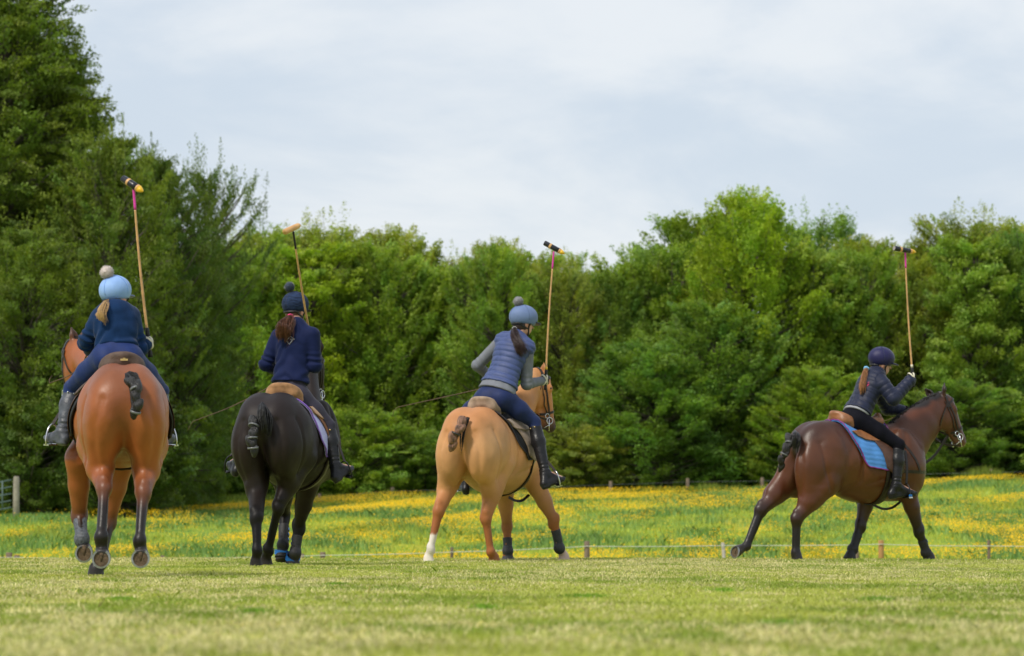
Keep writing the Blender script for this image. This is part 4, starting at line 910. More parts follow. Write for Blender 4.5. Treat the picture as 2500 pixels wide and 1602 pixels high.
# --- rider three
J3 = dict(pelvis=F3.K(1209, 968, s=0.36), neck=F3.K(1264, 822, s=0.62), head=F3.K(1278, 773, s=0.70), shL=F3.K(1226, 832, s=0.64), shR=F3.K(1288, 850, s=0.56),
    elL=F3.K(1166, 892, s=0.66), haL=F3.K(1210, 935, s=1.00), elR=F3.K(1286, 938, s=0.60), haR=F3.K(1333, 926, s=0.80), knR=F3.K(1304, 1030, s=0.56), anR=F3.K(1330, 1152, s=0.46), toeR=F3.K(1374, 1169, s=0.56), heelR=F3.K(1328, 1182, s=0.40),
    pom=F3.K(1265.5, 737, s=0.66), hiplat=unit(F3.left + V(0, 0.0, 0)), tail=[F3.K(1256, 801, s=0.55), F3.K(1257, 822, s=0.43), F3.K(1268, 848, s=0.39), F3.K(1280, 874, s=0.39)])
J3['knL'] = mirror(F3, J3['knR']); J3['anL'] = F3.K(1137, 1165, s=0.70); J3['toeL'] = F3.K(1122, 1184, s=0.86); J3['heelL'] = F3.K(1137, 1195, s=0.66)
m3a, m3b = F3.K(1333, 928, s=0.80), F3.K(1352, 614, s=0.78); J3['shaftR'] = unit(m3b - m3a); J3['haR'] = m3a
rider3, R3 = make_person("person leaning right in a blue padded gilet over a grey top", J3,
    dict(k=1.10, hipk=1.12, look=V(0.88, 0.47, -0.1), headup=unit(V(0.06, 0.12, 1)), gloves=glove_black, sling=white_sling, breeches=navy_tights3, boots=leather_black, helmet=slate_silk, peak=mat('slate_peak', (0.03, 0.04, 0.08), 0.5), seam=seam_slate, hair=hair_dark, tailw=[0.013, 0.042, 0.062, 0.048], tailn=380, tie=white_tie, tier=0.006, pompom=pom_grey, pomr=0.060, snap=brass, hk=1.05,
     garments=[dict(name='grey_top', m=grey_knit, infl=0.006, hem=0.07, fold=0.003, seed=2, hemflare=0.038), dict(name='padded_gilet', m=blue_puff, infl=0.022, hem=0.17, sleeves=False, quilt=0.009, fold=0.003, seed=3, spacing=0.056, hemflare=0.024)]), G_R)
# --- rider four
J4 = dict(pelvis=F4.K(2084, 1024, l=0.0), neck=F4.K(2142, 912, l=0.0), head=F4.K(2152, 873, l=0.0), shL=F4.K(2126, 932, l=0.15), shR=F4.K(2152, 935, l=-0.14),
    elL=F4.K(2168, 997, l=0.20), haL=F4.K(2212, 1004, l=0.08), elR=F4.K(2181, 974, l=-0.25), haR=F4.K(2229, 924, l=-0.26), knR=F4.K(2194, 1086, l=-0.32), anR=F4.K(2188, 1183, l=-0.36), toeR=F4.K(2233, 1204, l=-0.37), heelR=F4.K(2176, 1206, l=-0.35),
    pom=None, hiplat=F4.left, tail=[F4.K(2116, 899, l=-0.01), F4.K(2109, 915, l=-0.05), F4.K(2104, 940, l=-0.10), F4.K(2103, 966, l=-0.12)])
for q in ('kn', 'an', 'toe', 'heel'): J4[q + 'L'] = mirror(F4, J4[q + 'R'])
m4a, m4b = F4.K(2229, 922, l=-0.26), F4.K(2210, 616, l=-0.26); J4['shaftR'] = unit(m4b - m4a); J4['haR'] = m4a
rider4, R4 = make_person("person in a dark quilted jacket and plain indigo helmet without pompom raising the right forearm", J4,
    dict(k=1.08, look=V(0.97, 0.22, 0), headup=unit(V(0.10, 0, 1)), gloves=glove_black, sling=white_sling, breeches=black_tights, boots=leather_black, helmet=indigo_silk, seam=seam_dark, hair=hair_ginger, tailw=[0.013, 0.026, 0.032, 0.016], tailn=300, tie=blue_tie, tier=0.013, hk=1.0,
     garments=[dict(name='shirt_hem', m=pale_grey, infl=-0.006, hem=0.11, sleeves=False, collar=False, hemflare=0.03, fold=0.002, seed=6), dict(name='quilted_jacket', m=dark_puff, infl=0.025, hem=0.15, quilt=0.0065, fold=0.003, seed=5, spacing=0.058, hemflare=0.012)]), G_R)
# ------------------------------------------------------------------ saddles, pads, bridles, mallets and whips
suede_tan = mat('tan_suede', (0.30, 0.155, 0.065), 0.85, nscale=16, nvar=0.3, bump=0.3, sheen=0.2); suede_grey = mat('taupe_suede', (0.28, 0.20, 0.14), 0.85, nscale=16, nvar=0.25, bump=0.3, sheen=0.2)
suede_brown = mat('brown_suede', (0.085, 0.052, 0.038), 0.7, nscale=16, nvar=0.3, bump=0.3); leather_tan = mat('tan_leather', (0.26, 0.105, 0.040), 0.45, nscale=16, nvar=0.25, bump=0.2)
leather_flap = mat('brown_flap_leather', (0.075, 0.032, 0.018), 0.45, nscale=16, nvar=0.25, bump=0.2)
def side_sheet(bvh, F, sd, s0, s1, z0, z1, off, thick, shape, nS=12, nT=12):
    """a stiff leather flap hanging down one side; shape(a, t) shifts s"""
    vs = []
    for layer in (0, 1):
        for i in range(nS):
            for j in range(nT):
                a, t = i / (nS - 1), j / (nT - 1); s = s0 + (s1 - s0) * a + shape(a, t); z = z0 + (z1 - z0) * t * (1 - 0.16 * (2 * a - 1) ** 2)
                p, nr = ray_side(bvh, F, s, z, sd)
                if p is None: p, nr = on_surface(bvh, F.L(s, sd * 0.3, z), 0)
                vs.append(p + unit(nr) * (off + layer * thick))
    vs = np.array(vs).reshape(2, nS, nT, 3)
    for _ in range(3): q = vs.copy(); q[:, 1:-1, 1:-1] = (vs[:, 2:, 1:-1] + vs[:, :-2, 1:-1] + vs[:, 1:-1, 2:] + vs[:, 1:-1, :-2]) / 4; vs = q
    vs = vs.reshape(-1, 3); fs = []; M = nS * nT
    for i in range(nS - 1):
        for j in range(nT - 1): a = i * nT + j; fs.append([a, a + 1, a + nT + 1, a + nT]); fs.append([a + M, a + nT + M, a + nT + 1 + M, a + 1 + M])
    edge = [j for j in range(nT)] + [i * nT + nT - 1 for i in range(1, nS)] + [(nS - 1) * nT + j for j in range(nT - 2, -1, -1)] + [i * nT for i in range(nS - 2, 0, -1)]
    for x, y in zip(edge, edge[1:] + edge[:1]): fs.append([x, x + M, y + M, y])
    return vs, fs
def stirrup(parent, an, toe, heel, bvh, F, m, sz=1.0):
    fd = unit(toe - heel); c = heel + (toe - heel) * 0.66; lat_ = F.left * (1 if (F.loc(c)[1] > 0) else -1); lat_ = unit(lat_ - fd * (lat_ @ fd)); u = unit(np.cross(fd, lat_)); u = u if u[2] > 0 else -u
    b = c - u * 0.045
    pts = [b + lat_ * 0.064 * sz] + [b + (lat_ * math.cos(a) * 0.066 + u * (0.02 + math.sin(a) * 0.125)) * sz for a in np.linspace(0.05, math.pi - 0.05, 15)] + [b - lat_ * 0.064 * sz]
    v, f = sweep(pts, 0.0065, sides=6); st = mesh_obj('stirrup', v, f, m, parent)
    mb = MB(); mb.box(b, (0.130 * sz, 0.052, 0.010), [lat_, fd, u]); mb.obj('tread', m, st, False)
    top = b + u * 0.145 * sz; q = F.loc(top); hook, n_ = on_surface(bvh, F.L(q[0] + 0.05, q[1] * 0.9, q[2] + 0.35), 0.03)
    v, f = sweep(spline([top, top + (hook - top) * 0.5 + lat_ * 0.02, hook], 10), 0.013, 0.003, 4, [lat_] * 10); mesh_obj('stirrup_leather', v, f, leather_dark, parent, False)
def make_saddle(F, bvh, label, J, sc, sp, seat_m, flap_m, stir_m, cant=0.10, wid=0.135, zf=(1.30, 1.02), group='saddles on the ponies', flap_s=(0.0, 0.0), stir=True, piping=None, plate=False, foff=0.030):
    piping = piping or seat_m
    zc = back_z(bvh, F, sc)[0]; zp = back_z(bvh, F, sp)[0]; zm_ = back_z(bvh, F, (sc + sp) / 2)[0]
    e = empty('saddle', F.L((sc + sp) / 2, 0, zm_ + 0.02), label, 'saddle', group)
    f = Field(0.0075); A = [F.h, F.left, UP]; g0 = 0.02
    f.ell(F.L((sc + sp) / 2, 0, zm_ + 0.045), ((sp - sc) / 2 + 0.02, wid * 0.95, 0.045), A, 0.03)
    n = 17; rim_ = []
    for i in range(n - 1):
        t0, t1 = -1 + 2 * i / (n - 1), -1 + 2 * (i + 1) / (n - 1); hh = lambda t: zc + 0.030 + cant * max(0, 1 - abs(t) ** 3.2) ** 0.6; ss = lambda t: sc - 0.035 + 0.11 * t * t
        f.cap(F.L(ss(t0), t0 * wid, hh(t0)), F.L(ss(t1), t1 * wid, hh(t1)), 0.020, 0.020, 0.02)
        f.cap(F.L(ss(t0) + 0.03, t0 * wid * 0.95, hh(t0) - cant * 0.5), F.L(ss(t1) + 0.03, t1 * wid * 0.95, hh(t1) - cant * 0.5), 0.030, 0.030, 0.04)
    f.cap(F.L(sp + 0.02, -0.05, zp + 0.05), F.L(sp + 0.04, 0, zp + 0.09), 0.035, 0.03, 0.04); f.cap(F.L(sp + 0.02, 0.05, zp + 0.05), F.L(sp + 0.04, 0, zp + 0.09), 0.035, 0.03, 0.04)
    for sd in (1, -1): f.cap(F.L(sc + 0.02, sd * 0.10, zc + 0.035), F.L(sp, sd * 0.08, zp + 0.03), 0.045, 0.045, 0.05)
    v, fa = f.build(); v = v + vnormals(v, fa) * (0.0015 * fbm(v, 20, 3))[:, None]; so = mesh_obj('seat', v, fa, seat_m, e)
    rp = [F.L(ss(t) - 0.008, t * (wid + 0.006), hh(t) + 0.016) for t in np.linspace(-1, 1, 33)]; v, fa = sweep(rp, 0.005, sides=6); mesh_obj('piping', v, fa, piping, so)
    if plate: mb = MB(); c_ = F.L(sc - 0.060, -0.01, zc + 0.030 + cant * 0.62); mb.box(c_, (0.052, 0.006, 0.014), [F.left, F.h, UP]); mb.box(c_ + UP * 0.009, (0.014, 0.006, 0.008), [F.left, F.h, UP]); mb.obj('name_plate', brass, so, False)
    for sd in (1, -1):
        v, fa = side_sheet(bvh, F, sd, sc + 0.24 + flap_s[0], sp + 0.04 + flap_s[1], zf[0] + 0.10, zf[1], foff, 0.005, lambda a, t: 0.09 * t * (0.5 * a + 0.5) - 0.10 * (1 - a) * (1 - t) ** 2); mesh_obj('flap', v, fa, flap_m, e)
        v, fa = side_sheet(bvh, F, sd, sc + 0.01, sp - 0.02, zf[0] + 0.14, zf[0] + 0.04, 0.036, 0.010, lambda a, t: 0.16 * t * (1 - a)); mesh_obj('skirt', v, fa, seat_m, e)
    # girth under the belly
    sg = min(sp, 0.70) - 0.02; pts = [F.L(sg, 0.30 * math.cos(a), 1.0 + 0.9 * math.sin(a)) for a in np.linspace(0.15, -math.pi - 0.15, 30)]; P = []; Nn = []
    for p in pts:
        q = F.L(sg, 0, 1.02); d = unit(p - q); loc, nr, i_, dd = bvh.ray_cast(Vector(q + d * 1.5), Vector(-d))
        if loc is not None and loc[2] > F.g + 0.58 and abs(F.loc(np.array(loc))[1]) < 0.42: P.append(np.array(loc) + np.array(nr) * 0.012); Nn.append(np.array(nr))
    v, fa = sweep(P, 0.045, 0.006, 4, Nn); mesh_obj('girth', v, fa, leather_dark, e)
    if stir:
        for s_ in 'LR': stirrup(e, J['an' + s_], J['toe' + s_], J['heel' + s_], bvh, F, stir_m)
    return e
def make_bridle(F, bvh, hd, label, handL, group='bridles on the ponies', rings=True, extra=True, nose_t=0.40):
    P = hd['P']; e = empty('bridle', P(0.2, 0), label, 'bridle', group); L = leather_dark
    def S(name, pts, w=0.019, n=22, off=0.008): v, f = strap(bvh, pts, w, off, n); return mesh_obj(name, v, f, L, e, False)
    S('headpiece', [P(0.12, -0.03, 0.12), P(0.02, 0.0, 0.09), P(-0.03, 0.0, 0.05), P(-0.05, 0, 0), P(-0.03, 0.0, -0.05), P(0.02, 0.0, -0.09), P(0.12, -0.03, -0.12)], 0.028)
    S('browband', [P(0.08, 0.0, 0.12), P(0.08, 0.08, 0.09), P(0.07, 0.12, 0), P(0.08, 0.08, -0.09), P(0.08, 0.0, -0.12)], 0.022)
    S('noseband', [P(nose_t - 0.02, -0.10, 0), P(nose_t, -0.06, 0.09), P(nose_t, 0.02, 0.10), P(nose_t, 0.10, 0), P(nose_t, 0.02, -0.10), P(nose_t, -0.06, -0.09), P(nose_t - 0.02, -0.10, 0)], 0.024, 30)
    S('throat_latch', [P(0.06, 0.0, 0.12), P(0.14, -0.12, 0.11), P(0.20, -0.22, 0.03), P(0.20, -0.22, -0.03), P(0.14, -0.12, -0.11), P(0.06, 0.0, -0.12)], 0.014)
    for sd in (1, -1):
        S('cheekpiece', [P(0.04, -0.01, sd * 0.12), P(0.22, 0.0, sd * 0.12), P(0.34, -0.01, sd * 0.10), P(0.455, -0.035, sd * 0.09)], 0.018)
        if extra: S('cheekpiece', [P(0.04, -0.04, sd * 0.12), P(0.22, -0.04, sd * 0.12), P(0.40, -0.06, sd * 0.09)], 0.012)
        c, n_ = on_surface(bvh, P(0.46, -0.04, sd * 0.09), 0.016)
        pts = [c + (hd['a'] * math.cos(x) + hd['f'] * math.sin(x)) * 0.034 for x in np.linspace(0, 6.283, 17)[:-1]]; v, f = sweep(pts, 0.0055, sides=6, closed=True); mesh_obj('bit_ring', v, f, steel, e)
        v, f = sweep([c - hd['a'] * 0.02, c + hd['a'] * 0.05 - hd['f'] * 0.02, c + hd['a'] * 0.10 - hd['f'] * 0.035], 0.006, sides=6); mesh_obj('bit_shank', v, f, steel, e)
        c2, n_ = on_surface(bvh, P(0.42, -0.06, sd * 0.09), 0.016); pts = [c2 + (hd['a'] * math.cos(x) + hd['f'] * math.sin(x)) * 0.024 for x in np.linspace(0, 6.283, 15)[:-1]]; v, f = sweep(pts, 0.0045, sides=6, closed=True); mesh_obj('bit_ring', v, f, steel, e)
        for q, sag in ((c + hd['a'] * 0.0, 0.03), (c + hd['a'] * 0.09 - hd['f'] * 0.03, 0.075)):
            mid = (q + handL) / 2 + F.left * sd * 0.06 - UP * sag
            pts = spline([q, q + (mid - q) * 0.5 + F.left * sd * 0.02 - UP * sag * 0.4, mid, handL + F.left * sd * 0.02 + UP * (0.01)], 20); v, f = sweep(pts, 0.0095, 0.0025, 4, [unit(F.left * sd + V(0, 0, 0.3))] * 20); mesh_obj('rein', v, f, L, e, False)
        v, f = sweep(spline([c + hd['a'] * 0.04 - hd['f'] * 0.02, P(0.52, -0.10, sd * 0.035), P(0.53, -0.115, 0)], 10), 0.005, sides=5); mesh_obj('curb_chain', v, f, steel, e)
    return e
def make_pad(F, bvh, label, m, rim_m, front, rear, bottom, off=0.010, quilt=0.0, corner=0.08, rim_r=0.007):
    v, f, rim = blanket(bvh, F, front, rear, bottom, off, 0.012, quilt=quilt, corner=corner, nS=26, nT=110 if quilt else 40)
    o = mesh_obj('saddle_pad', v, f, m, None, True, org=F.L(front[0], 0, 1.5)); tag(o, label, 'saddle pad', 'pads under the saddles')
    v, f = sweep(rim, rim_r, sides=6, closed=True); mesh_obj('binding', v, f, rim_m, o); return o
black_felt = cloth('black_felt', (0.012, 0.012, 0.014)); white_cotton = cloth('lilac_white_cotton', (0.45, 0.45, 0.75)); blue_quilt = cloth('sky_blue_quilt', (0.075, 0.235, 0.56), 0.7)
pink_bind = mat('magenta_binding', (0.20, 0.025, 0.20), 0.6); dark_bind = mat('dark_binding', (0.02, 0.02, 0.03), 0.6); purple_bind = mat('purple_binding', (0.20, 0.10, 0.45), 0.6)

pad1 = make_pad(F1, bvh1, "thin black pad edge between the bright bay's brown saddle and its flank", black_felt, dark_bind, (0.92, 0.86), (0.26, 0.46), (1.02, 1.00))
pad2 = make_pad(F2, bvh2, "white and lilac pad with purple binding along the black horse's side", white_cotton, purple_bind, (0.66, 0.62), (0.20, 0.42), (1.02, 0.98))
pad3 = make_pad(F3, bvh3, "black pad curving down the dun horse's flank below the taupe saddle", black_felt, dark_bind, (0.92, 0.86), (0.16, 0.42), (1.06, 1.02))
pad4 = make_pad(F4, bvh4, "sky blue quilted pad with magenta binding on the dark bay horse", blue_quilt, pink_bind, (0.80, 0.78), (0.14, 0.35), (0.92, 0.985), quilt=0.0075, rim_r=0.007)
sad1 = make_saddle(F1, bvh1, "dark brown suede saddle whose cantle shows above the bright bay rump", J1, 0.26, 0.74, suede_brown, leather_flap, steel, piping=suede_grey, plate=True, cant=0.085, zf=(1.22, 0.98))
sad2 = make_saddle(F2, bvh2, "tan suede saddle with rounded cantle above the black rump", J2, 0.22, 0.60, suede_tan, leather_tan, leather_black, cant=0.085, wid=0.15, zf=(1.26, 1.06), flap_s=(-0.02, -0.04))
sad3 = make_saddle(F3, bvh3, "taupe suede saddle on the pale dun horse", J3, 0.18, 0.70, suede_grey, suede_grey, steel, cant=0.095, wid=0.15, zf=(1.26, 1.02))
sad4 = make_saddle(F4, bvh4, "orange tan saddle with a high cantle on the dark bay horse", J4, 0.22, 0.72, leather_tan, leather_flap, leather_black, cant=0.085, zf=(1.18, 0.90), flap_s=(0.11, 0.02), foff=0.040)
for s_, J_ in (('R', J4), ('L', J4)):
    c_ = J_['heel' + s_] + (J_['toe' + s_] - J_['heel' + s_]) * 0.66; o_ = F4.left * (-1 if s_ == 'R' else 1) * 0.066
    mb = MB(); mb.box(c_ + o_ - UP * 0.022, (0.034, 0.010, 0.022), [F4.h, F4.left, UP]); mb.obj('blue_stirrup_band', blue_tab, sad4, False)
    mb = MB(); mb.box(c_ + o_ - UP * 0.044, (0.045, 0.012, 0.014), [F4.h, F4.left, UP]); mb.obj('tread_edge', steel, sad4, False)
br1 = make_bridle(F1, bvh1, head1, "dark leather bridle on the bright bay's turned head", J1['haL'])
br2 = make_bridle(F2, bvh2, head2, "black bridle on the black horse hidden behind its rider's arm", J2['haL'])
br3 = make_bridle(F3, bvh3, head3, "dark double bridle on the dun horse with reins looping to its neck", J3['haL'])
br4 = make_bridle(F4, bvh4, head4, "dark bridle with shining curb bit on the dark bay's head seen in profile", J4['haL'])
# breastplate of the dark bay, hanging martingales of the dun and the dark bay
bp4 = empty('breastplate', F4.L(1.0, 0, 1.0), "dark leather breastplate strapped across the dark bay horse's chest", 'breastplate')
for sd in (1, -1):
    v, f = strap(bvh4, [F4.L(0.74, sd * 0.10, 1.40), F4.L(0.88, sd * 0.25, 1.25), F4.L(1.00, sd * 0.26, 1.08), F4.L(1.06, sd * 0.20, 0.95)], 0.026); mesh_obj('shoulder_strap', v, f, leather_dark, bp4, False)
    v, f = strap(bvh4, [F4.L(0.62, sd * 0.34, 0.98), F4.L(0.85, sd * 0.32, 0.93), F4.L(1.05, sd * 0.26, 0.93), F4.L(1.20, sd * 0.08, 0.93), F4.L(1.22, 0, 0.93)], 0.032); mesh_obj('chest_strap', v, f, leather_dark, bp4, False)
P4 = head4['P']
v, f = sweep(spline([P4(0.40, -0.12, 0), F4.K(2285, 1108, l=0), F4.K(2262, 1128, l=0), F4.K(2240, 1137, l=0)], 14), 0.014, 0.003, 4, [F4.left] * 14); mesh_obj('martingale_strap', v, f, leather_dark, bp4, False)
v, f = sweep(spline([F4.K(2232, 1140, l=0), F4.K(2225, 1190, l=0.0), F4.K(2190, 1232, l=-0.02), F4.K(2160, 1243, l=-0.02), F4.K(2130, 1232, l=0)], 18), 0.013, 0.003, 4, [F4.left] * 18); mesh_obj('girth_strap', v, f, leather_dark, bp4, False)
bp3 = empty('breastplate', F3.L(1.0, 0, 0.8), "black martingale strap sagging below the dun horse's chest", 'breastplate')
v, f = sweep(spline([F3.K(1242, 1214, s=0.72), F3.K(1258, 1222, s=0.78), F3.K(1275, 1222, s=0.86), F3.K(1292, 1208, s=0.98)], 14), 0.014, 0.003, 4, [V(0.1, -1, 0.5)] * 14); mesh_obj('girth_strap', v, f, leather_black, bp3, False)
bp1 = None
# --- mallets
cane = mat('bamboo_cane', (0.52, 0.30, 0.12), 0.45, nscale=12, nvar=0.22, stretch=(3, 3, 1)); grip_black = mat('black_rubber_grip', (0.012, 0.012, 0.012), 0.6, nvar=0.2)
magenta = mat('magenta_wrap', (0.62, 0.045, 0.33), 0.5, nvar=0.1); head_wood = mat('pale_wood', (0.58, 0.33, 0.13), 0.45, nscale=14, nvar=0.2, stretch=(1, 1, 1)); yellow_p = mat('yellow_paint', (0.70, 0.42, 0.02), 0.4, nvar=0.08); black_p = mat('black_lacquer', (0.010, 0.011, 0.018), 0.3, nvar=0.2)
def make_mallet(label, grip_pt, top, head_a, head_b, wrap, wl, plain=False, low=0.10, collar=None):
    d = unit(top - grip_pt); bot = grip_pt - d * low; Lm = np.linalg.norm(top - bot); e = empty('polo_mallet', bot, label, 'mallet', 'mallets held upright by the riders')
    mb = MB(); ks = []; n = 60
    for i in range(n + 1):
        t = 0.20 / Lm + (1 - 0.20 / Lm - wl / Lm) * i / n; r = 0.0105 - 0.0028 * t
        ks.append((t, r + (0.0014 if i % 9 == 0 else 0)))
    bow = unit(np.cross(d, V(0, 1, 0))) * 0.010
    cp = np.array([bot + (top - bot) * t + bow * math.sin(t * math.pi) for t, r in ks]); v, f = sweep(cp, np.array([r for t, r in ks]), sides=10); mb.add(v, f); mb.obj('cane', cane, e)
    q = lambda t: bot + (top - bot) * t + bow * math.sin(t * math.pi)
    mb = MB(); ts = np.linspace(0, 0.21 / Lm, 10); v, f = sweep([q(t) for t in ts], np.array([0.019, 0.016, 0.0145, 0.014, 0.014, 0.0145, 0.0155, 0.016, 0.0155, 0.013]), sides=12); mb.add(v, f); mb.obj('grip', grip_black, e)
    if collar is not None:
        v, f = sweep([q(0.205 / Lm), q(0.235 / Lm)], 0.0135, sides=12); mesh_obj('collar', v, f, collar, e)
    mb = MB(); ts = np.linspace(1 - wl / Lm, 1, 8); v, f = sweep([q(t) for t in ts], 0.0095, sides=10); mb.add(v, f); mb.obj('shaft_wrap', wrap, e)
    a, b = np.asarray(head_a), np.asarray(head_b); m = MB()
    hd = unit(b - a); Lh = np.linalg.norm(b - a)
    base_ = head_wood if plain else black_p
    prof = [(0, 0.0), (0.005, 0.024), (0.03, 0.0262), (0.5, 0.0265), (0.72, 0.0262)] + ([(0.80, 0.025), (0.90, 0.018), (0.97, 0.009), (1.0, 0.002)] if not plain else [(0.86, 0.0245), (0.95, 0.017), (1.0, 0.006)])
    body = [p for p in prof if p[0] <= 0.72]
    ho = MB().lathe(a, b, body + ([] if not plain else prof[5:]), 18).obj('mallet_head', base_, e)
    if not plain:
        MB().lathe(a, b, [(0.70, 0.0), (0.701, 0.0266), (0.78, 0.0262), (0.785, 0.0)], 18).obj('bare_wood_band', head_wood, ho)
        MB().lathe(a, b, [(0.78, 0.0), (0.781, 0.0260)] + prof[6:], 18).obj('yellow_tip', yellow_p, ho)
        MB().lathe(a, b, [(0.24, 0.0268), (0.245, 0.0275), (0.33, 0.0275), (0.335, 0.0268)], 18).obj('wood_band', head_wood, ho)
        e1 = unit(np.cross(hd, V(0, 1, 0.3))); e2 = np.cross(hd, e1); rr = 0.0232; vs = [a - hd * 0.002] + [a - hd * 0.002 + (e1 * math.cos(t) + e2 * math.sin(t)) * rr for t in np.linspace(0, 6.283, 19)[:-1]]
        mesh_obj('end_face', vs, [[0, 1 + i, 1 + (i + 1) % 18] for i in range(18)], cloth('worn_grey_end', (0.30, 0.28, 0.28)), ho)
    return e
def headpts(F, a, b, s, ds): return F.K(a[0], a[1], s=s - ds), F.K(b[0], b[1], s=s + ds)
t1 = F1.K(326, 459, s=0.60); make_mallet("polo mallet with pink wrap and black head, held highest at the treetops", m1a, t1, *headpts(F1, (300, 436), (350, 468), 0.60, -0.06), magenta, 0.155)
t2 = F2.K(716, 566, s=0.16); make_mallet("polo mallet with plain pale wooden head and black wrap beside the dark pompom", m2a, t2, *headpts(F2, (694, 567), (733, 549), 0.16, 0.09), grip_black, 0.17, plain=True)
t3 = F3.K(1352, 614, s=0.78); make_mallet("polo mallet with steeply tilted black and yellow head held over the dun horse's ears", m3a, t3, *headpts(F3, (1329, 593), (1379, 620), 0.78, 0.03), magenta, 0.175, collar=yellow_p)
t4 = F4.K(2210, 616, l=-0.26)
ha, hb = F4.K(2183, 606, l=-0.26), F4.K(2237, 616, l=-0.26); make_mallet("polo mallet with nearly level black and yellow head above the dark bay's rider", m4a, t4, ha, hb, magenta, 0.165, collar=white_sling)
# --- whips
whip_m = mat('brown_whip', (0.13, 0.075, 0.045), 0.6, nvar=0.2); whip_y = mat('straw_whip', (0.42, 0.30, 0.10), 0.6, nvar=0.2)
def make_whip(label, pts, r0, r1, m, flap=None):
    P = spline(pts, 24); v, f = sweep(P, np.linspace(r0, r1, 24), sides=6); o = mesh_obj('riding_whip', v, f, m, None, org=P[0]); tag(o, label, 'whip', 'whips in the riders\' left hands')
    if flap is not None: v, f = sweep(spline(flap, 8), np.linspace(r1, 0.0015, 8), sides=5); mesh_obj('lash', v, f, m, o)
    return o
make_whip("short whip tip crossing left of the bright bay's bridle", [F1.K(226, 862, s=0.86), F1.K(176, 912, s=1.0), F1.K(121, 936, s=1.15)], 0.005, 0.0028, whip_m, [F1.K(121, 936, s=1.15), F1.K(121, 926, s=1.16), F1.K(128, 917, s=1.17)])
make_whip("thin whip reaching far left behind the navy softshell rider", [F2.K(688, 925, s=0.86), F2.K(640, 955, s=0.62), F2.K(560, 995, s=0.30), F2.K(471, 1029, s=0.1)], 0.006, 0.0028, whip_m, [F2.K(471, 1029, s=0.1), F2.K(464, 1040, s=0.1), F2.K(458, 1052, s=0.1)])
make_whip("thin whip reaching left behind the blue gilet rider", [F3.K(1212, 940, s=0.98), F3.K(1150, 955, s=0.80), F3.K(1060, 975, s=0.55), F3.K(972, 994, s=0.3)], 0.006, 0.003, whip_m, [F3.K(972, 994, s=0.3), F3.K(962, 1003, s=0.3), F3.K(958, 1019, s=0.3)])
make_whip("straw coloured whip in the quilted jacket rider's lower hand", [F4.K(2218, 1003, l=0.06), F4.K(2185, 1018, l=0.10), F4.K(2150, 1032, l=0.14), F4.K(2100, 1050, l=0.2)], 0.007, 0.004, whip_y)
# ------------------------------------------------------------------ land: mown pitch and buttercup meadow
def quads_mesh(name, verts, nper, m, attr=None, parent=None, normals_up=False, org=None):
    """many separate small faces; verts (n*nper,3)"""
    me = bpy.data.meshes.new(name); n = len(verts); nf = n // nper
    me.vertices.add(n); me.vertices.foreach_set('co', np.asarray(verts, np.float32).ravel())
    me.loops.add(n); me.loops.foreach_set('vertex_index', np.arange(n, dtype=np.int32))
    me.polygons.add(nf); me.polygons.foreach_set('loop_start', np.arange(0, n, nper, dtype=np.int32))
    me.update(calc_edges=True)
    if attr is not None:
        a = me.color_attributes.new('Col', 'FLOAT_COLOR', 'POINT'); c = np.ones((n, 4), np.float32); c[:, :3] = attr; a.data.foreach_set('color', c.ravel())
    if m is not None: me.materials.append(m)
    o = bpy.data.objects.new(name, me)
    link(o, parent)
    if org is not None: o.location = org
    return o
def terrain(name, xs, ys, m, dz=0.0):
    X, Y = np.meshgrid(xs, ys, indexing='ij'); Z = gz(X, Y) + dz; v = np.stack([X, Y, Z], -1).reshape(-1, 3); ny = len(ys)
    i, j = np.meshgrid(np.arange(len(xs) - 1), np.arange(ny - 1), indexing='ij'); a = (i * ny + j).ravel()
    f = np.stack([a, a + ny, a + ny + 1, a + 1], 1)
    o = mesh_obj(name, v, f, m); return tag(o, kind='structure')
def ground_mat(name, cols, scales, rough=0.95, bump=0.0):
    m, t, b = nodes_of(name); tcn = N(t, 'ShaderNodeTexCoord'); b.inputs['Roughness'].default_value = rough; b.inputs['Specular IOR Level'].default_value = 0.1
    prev = None
    for k, (c, sc, lo_, hi_, st) in enumerate(scales):
        mpn = N(t, 'ShaderNodeMapping'); mpn.inputs['Scale'].default_value = st; mpn.inputs['Location'].default_value = (k * 7.3, k * 3.1, 0)
        nz = N(t, 'ShaderNodeTexNoise'); nz.inputs['Scale'].default_value = sc; nz.inputs['Detail'].default_value = 5; nz.inputs['Roughness'].default_value = 0.6
        t.links.new(tcn.outputs['Object'], mpn.inputs[0]); t.links.new(mpn.outputs[0], nz.inputs['Vector'])
        mr = N(t, 'ShaderNodeMapRange'); mr.inputs[1].default_value = lo_; mr.inputs[2].default_value = hi_; mr.interpolation_type = 'SMOOTHSTEP'
        t.links.new(nz.outputs['Fac'], mr.inputs[0]); mx = N(t, 'ShaderNodeMixRGB'); t.links.new(mr.outputs[0], mx.inputs[0])
        if prev is None: mx.inputs[1].default_value = (*cols, 1)
        else: t.links.new(prev.outputs[0], mx.inputs[1])
        mx.inputs[2].default_value = (*c, 1); prev = mx
    t.links.new(prev.outputs[0], b.inputs['Base Color']); return m
